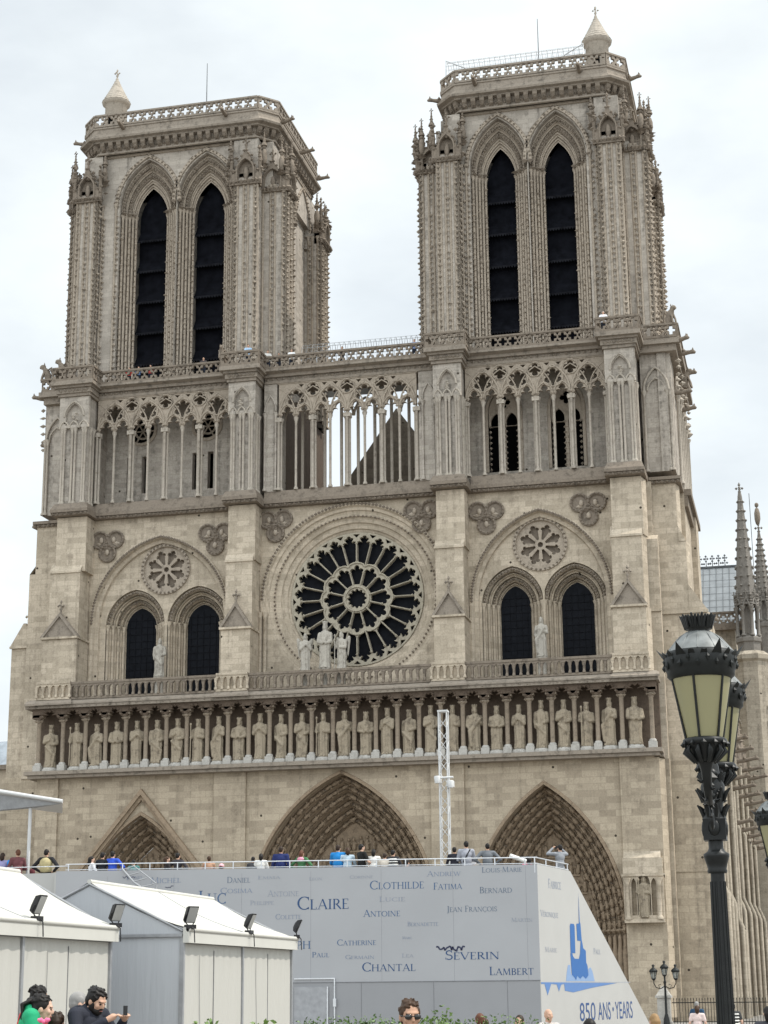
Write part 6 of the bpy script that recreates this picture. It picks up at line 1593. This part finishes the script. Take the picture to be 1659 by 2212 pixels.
    for q in (-1, 1):
        b.cap((q * .09, 0, .90), (q * .1, .015, .49), .082, .056, n); b.cap((q * .1, .015, .49), (q * .105, -.02, .09), .052, .036, n); b.cap((q * .105, -.02, .05), (q * .115, .13, .035), .04, .032, 8)
    link('body', remesh(b, 'body', vox, SK, 2 if fine else 1), t)
    b = Sx(MB())                                       # ---- upper clothing
    g = .018
    b.ell(L((0, 0, 1.30)), ((.165 * build + g), .105 * build + g, .165), n, 8); b.ell(L((0, 0, 1.10)), (.152 * build + g, .112 * build + g, .2), n, 8); b.ell(L((0, 0, .95)), (.172 * build + g, .122 + g, .10), n, 8)
    b.cap(L((0, -.012, 1.42)), L((0, -.012, 1.452)), .078, .07, n)
    for sg, (S0, e, w, h) in arms:
        b.cap(L((sg * .06, 0, 1.395)), S0, .09, .072, n)
        if sleeve == 'long': b.cap(S0, e, .068 * build, .055, n); wv = Vector(e).lerp(Vector(w), .93); b.cap(e, tuple(wv), .056, .042, n)
        elif sleeve == 'short': b.cap(S0, tuple(Vector(S0).lerp(Vector(e), .62)), .07 * build, .062, n)
    if extras and 'hood' in extras: b.ell(L((0, -.11, 1.43)), (.125, .075, .07), n, 7); b.ell(L((0, -.02, 1.45)), (.1, .1, .045), n, 7)
    link('jacket' if sleeve == 'long' else 'shirt', remesh(b, 'upper_clothing', vox, TO, 2), t)
    b = Sx(MB())
    b.ell((0, 0, .92), (.178 * build, .128, .12), n, 8)
    for q in (-1, 1): b.cap((q * .09, 0, .88), (q * .1, .015, .49), .096, .072, n); b.cap((q * .1, .015, .49), (q * .105, -.015, .12), .07, .058, n)
    link('trousers', remesh(b, 'trousers', vox, BO, 2), t)
    b = MB(lambda x, y, z: tuple(v * s for v in Hd((x, y, z))))    # ---- hair
    st = hair[1]
    if st != 'bald':
        b.ell((0, -.014, 1.640), (.079, .099, .091), 16, 11); b.ell((0, -.045, 1.60), (.077, .068, .08), 12, 8)
        for q in (-1, 1): b.ell((q * .068, -.005, 1.635), (.016, .05, .045), 8, 6)
        r2 = random.Random(len(label))
        for k in range(46 if fine else 0):             # uneven locks lying close to the skull
            a = r2.uniform(0, 6.28); e = r2.uniform(.15, 1.35); q = Vector((.080 * cos(a) * cos(e), -.014 + .099 * sin(a) * cos(e), 1.640 + .093 * sin(e)))
            if q.y > .05 and q.z < 1.68: continue
            tl = Vector((-sin(a) * .4, .5, r2.uniform(-.3, .3))).normalized() * .022; b.cap(tuple(q - tl), tuple(q + tl), .011, .008, 6)
    if st == 'long': b.cap((0, -.07, 1.62), (0, -.085, 1.40), .085, .06, 12)
    if st == 'bob': b.cap((0, -.055, 1.6), (0, -.06, 1.52), .085, .075, 12)
    if st == 'tail':
        b.ell((0, -.12, 1.66), (.035, .035, .035), 8, 6)
        for k in range(6): a = (k - 2.5) * .014; b.cap((a, -.12, 1.66), (a * 2, -.16 - .012 * (k % 3), 1.62), .02, .018, 8); b.cap((a * 2, -.16 - .012 * (k % 3), 1.62), (a * 3, -.165 + .02 * (k % 3 - 1), 1.47 - .03 * (k % 3)), .017, .006, 8)
    if st != 'bald': link('hair', remesh(b, 'hair', vox * .75, HA, 2), t)
    b = MB(lambda x, y, z: tuple(v * s for v in Hd((x, y, z))))
    if fine:
        for q in (-1, 1): b.ell((q * .031, .086, 1.607), (.015, .009, .009), 10, 6)
        b.build('eyes', plain('eye_dark', (.02, .015, .012), .2), t)
        b = MB(b.tf); b.ell((0, .097, 1.545), (.024, .010, .006), 10, 6); b.build('mouth', cmat('skin', (.30, .12, .10), .5), t)
        b = MB(b.tf)
        for q in (-1, 1): b.cap((q * .014, .092, 1.626), (q * .05, .078, 1.628), .006, .005, 8)
        b.build('eyebrows', HA, t)
    if beard:
        b = MB(b.tf); b.ell((0, .05, 1.528), (.06, .056, .045), 12, 8); b.ell((0, .094, 1.562), (.032, .012, .008), 8, 5)
        for q in (-1, 1): b.ell((q * .062, .015, 1.56), (.014, .035, .055), 8, 6)
        link('beard', remesh(b, 'beard', vox, HA, 1), t)
    E2 = extras or []
    Q = lambda: MB(lambda x, y, z: tuple(v * s for v in L((x, y, z))))
    if 'phone' in E2:
        b = Q(); b.box(-.028, .028, .43, .44, 1.40, 1.49); b.build('phone', M_BLK, t)
    if 'camera' in E2:
        b = Q(); b.box(-.07, .07, .22, .28, 1.60, 1.69); b.lathe([(.035, 0), (.035, .07)], (0, 0, 0), 8) if False else b.box(-.03, .03, .28, .34, 1.61, 1.67); b.build('camera', M_BLK, t)
    if 'strap' in E2:
        b = Q(); b.tube([(.12, -.06, 1.46), (.02, -.135, 1.3), (-.12, -.14, 1.05)], .022, 6); b.tube([(.1, .1, 1.44), (0, .13, 1.3), (-.14, .12, 1.05)], .02, 6); b.ell((-.2, -.04, .95), (.06, .13, .1), 8, 6); b.build('shoulder_bag', M_BLK, t)
    if 'glasses' in E2:
        b = MB(lambda x, y, z: tuple(v * s for v in Hd((x, y, z))))
        for q in (-1, 1): b.ell((q * .036, .096, 1.606), (.031, .012, .021), 12, 6); b.tube([(q * .066, .085, 1.612), (q * .08, .02, 1.612), (q * .08, -.02, 1.605)], .004, 6)
        b.tube([(-.02, .108, 1.612), (.02, .108, 1.612)], .004, 6); b.build('sunglasses', plain('sunglass_black', (.008, .007, .007), .12, 0, .1, 5, .6), t)
    if 'cap' in E2:
        b = MB(lambda x, y, z: tuple(v * s for v in Hd((x, y, z)))); b.ell((0, -.01, 1.66), (.09, .105, .085), 12, 8); b.ell((0, .1, 1.66), (.06, .07, .012), 10, 5); link('hat', remesh(b, 'hat', vox, cmat('cloth', (.65, .38, .42)), 1), t)
    if 'hoodup' in E2:
        b = MB(lambda x, y, z: tuple(v * s for v in Hd((x, y, z)))); b.ell((0, -.03, 1.62), (.105, .115, .13), 12, 8); link('hood', remesh(b, 'hood', vox, TO, 1), t)
    if 'stripes' in E2 or 'vest' in E2 or 'scarf' in E2:
        c = {'stripes': (.75, .74, .70), 'vest': (.42, .36, .2), 'scarf': (.7, .3, .4)}
        key = [k for k in c if k in E2][0]; b = Q()
        if key == 'stripes':
            for k in range(4): b.tube([(.19 * cos(a), .128 * sin(a), 1.38 - k * .1) for a in [j * pi / 8 for j in range(17)]], .022, 5)
        elif key == 'vest': b.ell((0, -.01, 1.28), (.205 * build, .14 * build, .2), 14, 9); b.ell((0, -.01, 1.1), (.19 * build, .145 * build, .17), 12, 8)
        else: b.ell((0, -.08, 1.40), (.15, .075, .09), 12, 8)
        o = remesh(b, key, vox, cmat('cloth', c[key]), 1) if key != 'stripes' else b.mesh(key, cmat('cloth', c[key])); link(key if key != 'stripes' else 'stripes', o, t)
    return t
GS = 'people standing on top of the stand'
def onstand(label, x, zh, dx=0, **k):
    rows = [(-56.35, 4.85), (-53.4, 4.37), (-52.4, 3.89), (-51.5, 3.41)]
    Hh = zh - 4.85; r = 0
    while Hh < 1.45 and r < 2:
        r += 1; f = (rows[r][0] + 115.05) / 58.7; Hh = 1.9 + (zh - 1.9) * f - rows[r][1]
    y, z = rows[r]; x = 29.71 + (x - 29.71) * (y + 115.05) / 58.7; k.setdefault('rz', random.uniform(-.35, .35))
    return person(label, (x + dx + (y + 56.3) * .0, y, z), k.pop('rz'), max(1.15, min(1.92, Hh)), group=GS, **k)
onstand('woman in lavender with long dark hair at the left edge on the stand', 1.94, 6.67, skin=0, hair=('dark', 'bob'), top=(.26, .25, .42))
onstand('child in a bright blue hooded jacket at the left end of the stand', 2.24, 6.40, skin=0, hair=('dark', 'bald'), top=(.03, .25, .62), extras=['hoodup'])
onstand('man in a dark red checked shirt beside the thin canopy post', 2.52, 6.90, hair=('auburn', 'short'), top=(.13, .05, .055), rz=.7, pose='fold')
onstand('low stooping person in maroon right of the canopy post', 3.06, 6.26, hair=('dark', 'bald'), top=(.11, .03, .035), extras=['hoodup'], lean=.3)
onstand('person in a pale yellow waistcoat with black sleeves on the left of the stand', 3.61, 6.75, hair=('black', 'short'), top=(.02, .02, .022), extras=['vest'], pose='hip', build=1.1)
onstand('woman in a white top with long black hair on the stand', 5.32, 6.46, hair=('black', 'long'), top=(.70, .70, .72), rz=-.9, skin=2)
onstand('person in a black jacket next to the royal blue jacket on the stand', 5.72, 6.59, hair=('black', 'short'), top=(.015, .017, .022))
onstand('person in a royal blue jacket on the left half of the stand', 6.10, 6.62, hair=('black', 'short'), top=(.03, .08, .45), pose='hip')
onstand('low figure in brown red beside the royal blue jacket on the stand', 6.55, 6.22, hair=('dark', 'bob'), top=(.2, .07, .06))
onstand('sitting person in a teal shirt on the stand', 6.88, 6.31, hair=('black', 'short'), top=(.07, .2, .19), pose='fold')
onstand('brown haired woman in a black top with a pale bag on the stand', 8.11, 6.39, hair=('brown', 'long'), top=(.03, .025, .025), rz=-1.0, skin=2)
onstand('dark haired man in a charcoal shirt beside the brown haired woman', 8.50, 6.50, hair=('black', 'short'), top=(.04, .035, .04), pose='hip')
onstand('boy with light brown hair in a tan top on the stand', 9.63, 6.36, hair=('brown', 'short'), top=(.4, .24, .16), rz=.5)
onstand('child in a pale pink hat on the stand', 10.09, 6.24, hair=('brown', 'short'), top=(.06, .03, .035), extras=['cap'])
onstand('black haired person in a dark grey jacket left of the white jacket', 11.22, 6.30, hair=('black', 'short'), top=(.06, .06, .065))
onstand('woman in a white jacket with black hair on the stand', 11.50, 6.40, hair=('black', 'bob'), top=(.72, .70, .66), pose='fold')
onstand('broad man in a navy shirt before the middle portal', 12.21, 6.62, hair=('dark', 'short'), top=(.02, .03, .11), build=1.12, skin=1, pose='down')
onstand('woman in green with a pink scarf on the stand', 12.95, 6.47, hair=('auburn', 'bob'), top=(.06, .16, .07), extras=['scarf'], pose='hip')
onstand('man in a bright blue jacket before the middle portal', 14.23, 6.62, hair=('dark', 'short'), top=(.02, .20, .50), build=1.1)
onstand('woman in pale blue next to the bright blue jacket', 14.56, 6.52, hair=('brown', 'bob'), top=(.4, .5, .58), rz=.4)
onstand('man in a black T-shirt looking right on the stand', 15.05, 6.62, hair=('black', 'short'), top=(.015, .015, .015), sleeve='short', rz=-.8, skin=2)
onstand('woman in a white blouse right of the man in the black T-shirt', 15.47, 6.44, hair=('black', 'bob'), top=(.7, .68, .64))
onstand('person in cream beside the black and white stripes', 15.85, 6.30, hair=('dark', 'short'), top=(.62, .56, .48))
onstand('person in black and white stripes on the stand', 16.14, 6.40, hair=('black', 'short'), top=(.03, .03, .035), extras=['stripes'])
onstand('person in dark blue crouching left of the truss mast', 16.60, 6.29, hair=('black', 'short'), top=(.025, .04, .17))
onstand('dark haired youth in black just right of the truss mast', 18.24, 6.44, hair=('black', 'short'), top=(.02, .02, .028))
onstand('man in a grey shirt with a black shoulder strap on the stand', 18.64, 6.62, hair=('black', 'short'), top=(.30, .31, .35), extras=['strap'], build=1.1, pose='fold')
onstand('small child in white at the rail between the two grey men', 18.88, 6.07, hair=('black', 'bald'), top=(.72, .72, .75), extras=['hoodup'])
onstand('man in a grey waistcoat leaning on the rail before the right portal', 19.36, 6.53, hair=('black', 'short'), top=(.14, .15, .165), pose='hip', build=1.1)
onstand('woman in pink holding up a white parcel at the end of the stand', 20.69, 6.13, hair=('black', 'bob'), top=(.6, .1, .2), pose='hold', rz=.9)
b = MB(); t = tag(empty('parcel', (20.3, -55.75, 6.02), .5), 'white rolled parcel held up by the woman in pink', 'parcel'); b.tube([(-.3, 0, .12), (.25, 0, -.06)], .075, 8); b.build('roll', cmat('cloth', (.75, .74, .7)), t)
person('man in a grey shirt photographing with raised arms at the right corner of the stand', (21.43, -53.95, 4.85), .6, 1.76, group=GS, hair=('black', 'short'), top=(.24, .25, .27), pose='camera', extras=['camera'], lean=-.08)

# tourists on the high gallery between and before the towers
GG = 'tourists on the gallery below the towers'
for x, z, c, lab, hr in ((-7.32, 47.3, (.35, .5, .68), 'tourist in light blue at the balcony of the left tower', 'dark'), (-6.3, 47.25, (.6, .58, .55), 'tourist in beige beside the right edge of the left tower', 'dark'), (-5.45, 46.9, (.02, .02, .02), 'tourist in black between the towers, leftmost there', 'black'), (-4.48, 47.1, (.75, .75, .75), 'tourist in white between the towers', 'dark'),
                         (-.67, 46.95, (.05, .045, .045), 'tourist in dark clothes alone above the open arcade', 'black'), (-17.07, 46.85, (.65, .06, .05), 'tourist in red before the left dark belfry opening', 'black'), (-16.33, 46.85, (.15, .25, .45), 'tourist in blue before the left dark belfry opening', 'black'), (-15.4, 46.9, (.4, .07, .06), 'tourist in dark red before the left dark belfry opening', 'black'),
                         (-11.25, 47.1, (.06, .05, .05), 'tourist in black before the second dark belfry opening', 'black'), (18.45, 47.5, (.78, .78, .82), 'tourist in white at the balcony of the right tower', 'grey'), (4.69, 47.0, (.2, .25, .4), 'tourist in grey blue by the left foot of the right tower', 'dark')):
    fz = 45.34; yy = 1.6 if not (abs(x + 7.32) < .1 or x > 18) else .1
    person(lab, (x, yy, fz), pi + random.uniform(-.4, .4), z - fz if z - fz < 1.85 else 1.85, hair=(hr, 'short'), top=c, pose='rail', vox=.035, group=GG) if True else None

# ---- people in the foreground
CR = YAW                                               # their sideways is across the picture
person('bearded man in a dark navy hooded jacket looking down at his phone', (21.88, -96.15, .04), CR - radians(118), 1.97, skin=0, hair=('black', 'short'), top=(.022, .024, .034), bottom=(.03, .03, .04), pose='phone', vox=.0095, nod=24, hunch=.06, beard=True, extras=['hood', 'phone'], build=1.12)
person('woman in a bright green top with a dark ponytail, seen from the side', (21.47, -96.75, .02), CR - radians(80), 1.99, skin=2, hair=('black', 'tail'), top=(.02, .30, .14), bottom=(.03, .035, .05), pose='fold', vox=.0095, nod=8, hunch=.13)
person('man in a red shirt behind the woman in green', (20.72, -94.9, .06), CR - radians(35), 1.90, skin=1, hair=('black', 'short'), top=(.50, .05, .045), pose='down', vox=.011, sleeve='short', nod=4)
person('girl with long dark hair in a pale top between green woman and phone man', (21.6, -96.35, .05), CR - radians(10), 1.63, skin=0, hair=('dark', 'long'), top=(.62, .52, .50), pose='fold', vox=.011, sleeve='short')
person('small child in dark pink held close before the woman in green', (21.86, -97.05, .02), CR - radians(30), 1.53, skin=0, hair=('dark', 'short'), top=(.22, .07, .09), pose='fold', vox=.011)
b = MB(); t = tag(empty('hair_bow', (21.80, -97.15, 1.60), CR), 'bright pink bow on the head of the child beside the woman in green', 'hair bow')
for q in (-1, 1): b.tube([(0, -.02, 0), (q * .03, -.02, .012), (q * .065, -.02, .02)], [.008, .03, .012], 8)
b.ell((0, -.03, 0), (.025, .03, .025), 8, 6); b.build('ribbon', cmat('cloth', (.80, .16, .30)), t)
person('person at the left edge of the picture with a bare forearm and white sleeve', (20.98, -98.55, .04), CR - radians(5), 1.93, skin=2, hair=('brown', 'short'), top=(.7, .68, .66), pose='down', vox=.012, sleeve='short')
person('elderly grey haired person behind the bearded man in the navy jacket', (21.45, -95.4, .05), CR - radians(70), 1.84, skin=2, hair=('grey', 'short'), top=(.2, .2, .21), pose='down', vox=.012)
person('man with brown hair and dark sunglasses facing the camera', (26.45, -100.4, .0), CR + pi + .25, 1.80, skin=1, hair=('brown', 'short'), top=(.1, .1, .11), pose='down', vox=.008, extras=['glasses'], nod=3)
for lab, x, y, zt_, hr, c, rz_, ex in (('person with reddish brown hair before the grey skirting, leftmost of the heads', 24.4, -86.0, 1.50, ('auburn', 'short'), (.1, .09, .1), 0, None), ('small person with dark brown hair between the two brown heads', 23.75, -82.0, 1.36, ('brown', 'short'), (.2, .18, .16), .4, None),
        ('dark haired person in brown facing the camera under the panel corner', 24.72, -84.0, 1.44, ('dark', 'short'), (.12, .09, .08), pi - .4, None), ('bald pink faced man by the side panel of the stand', 25.0, -82.5, 1.52, ('grey', 'bald'), (.45, .42, .40), pi + .5, None),
        ('person with black hair close by, under the slogan', 27.2, -94.5, 1.55, ('black', 'short'), (.03, .03, .03), 0, None), ('blond person at the foot of the sloping side panel', 27.2, -86.2, 1.48, ('blond', 'bob'), (.6, .58, .55), .3, None), ('person with a dark bob at the right edge of the picture', 28.9, -84.5, 1.56, ('black', 'bob'), (.05, .05, .06), 0, None)):
    person(lab, (x, y, zt_ - 1.62), CR + rz_, 1.62, skin=0, hair=hr, top=c, pose='down', vox=.013, extras=ex, group='heads along the bottom')
for lab, x, y, zt_, hr, c, rz_, sl, ex in (('grey haired man in a dark blue shirt walking by the railing', 25.68, -52, 1.38, ('grey', 'short'), (.025, .06, .11), -.5, 'short', None), ('woman in a pale pink top with brown hair by the railing', 26.0, -57, 1.30, ('brown', 'bob'), (.62, .5, .47), -.2, 'short', None), ('person in a white and black striped top right of the lamp post', 27.1, -57, 1.36, ('black', 'short'), (.05, .05, .05), 0, 'short', ['stripes'])):
    person(lab, (x, y, -.3), CR + rz_, zt_ + .3, skin=2, hair=hr, top=c, pose='down', vox=.018, sleeve=sl, extras=ex)
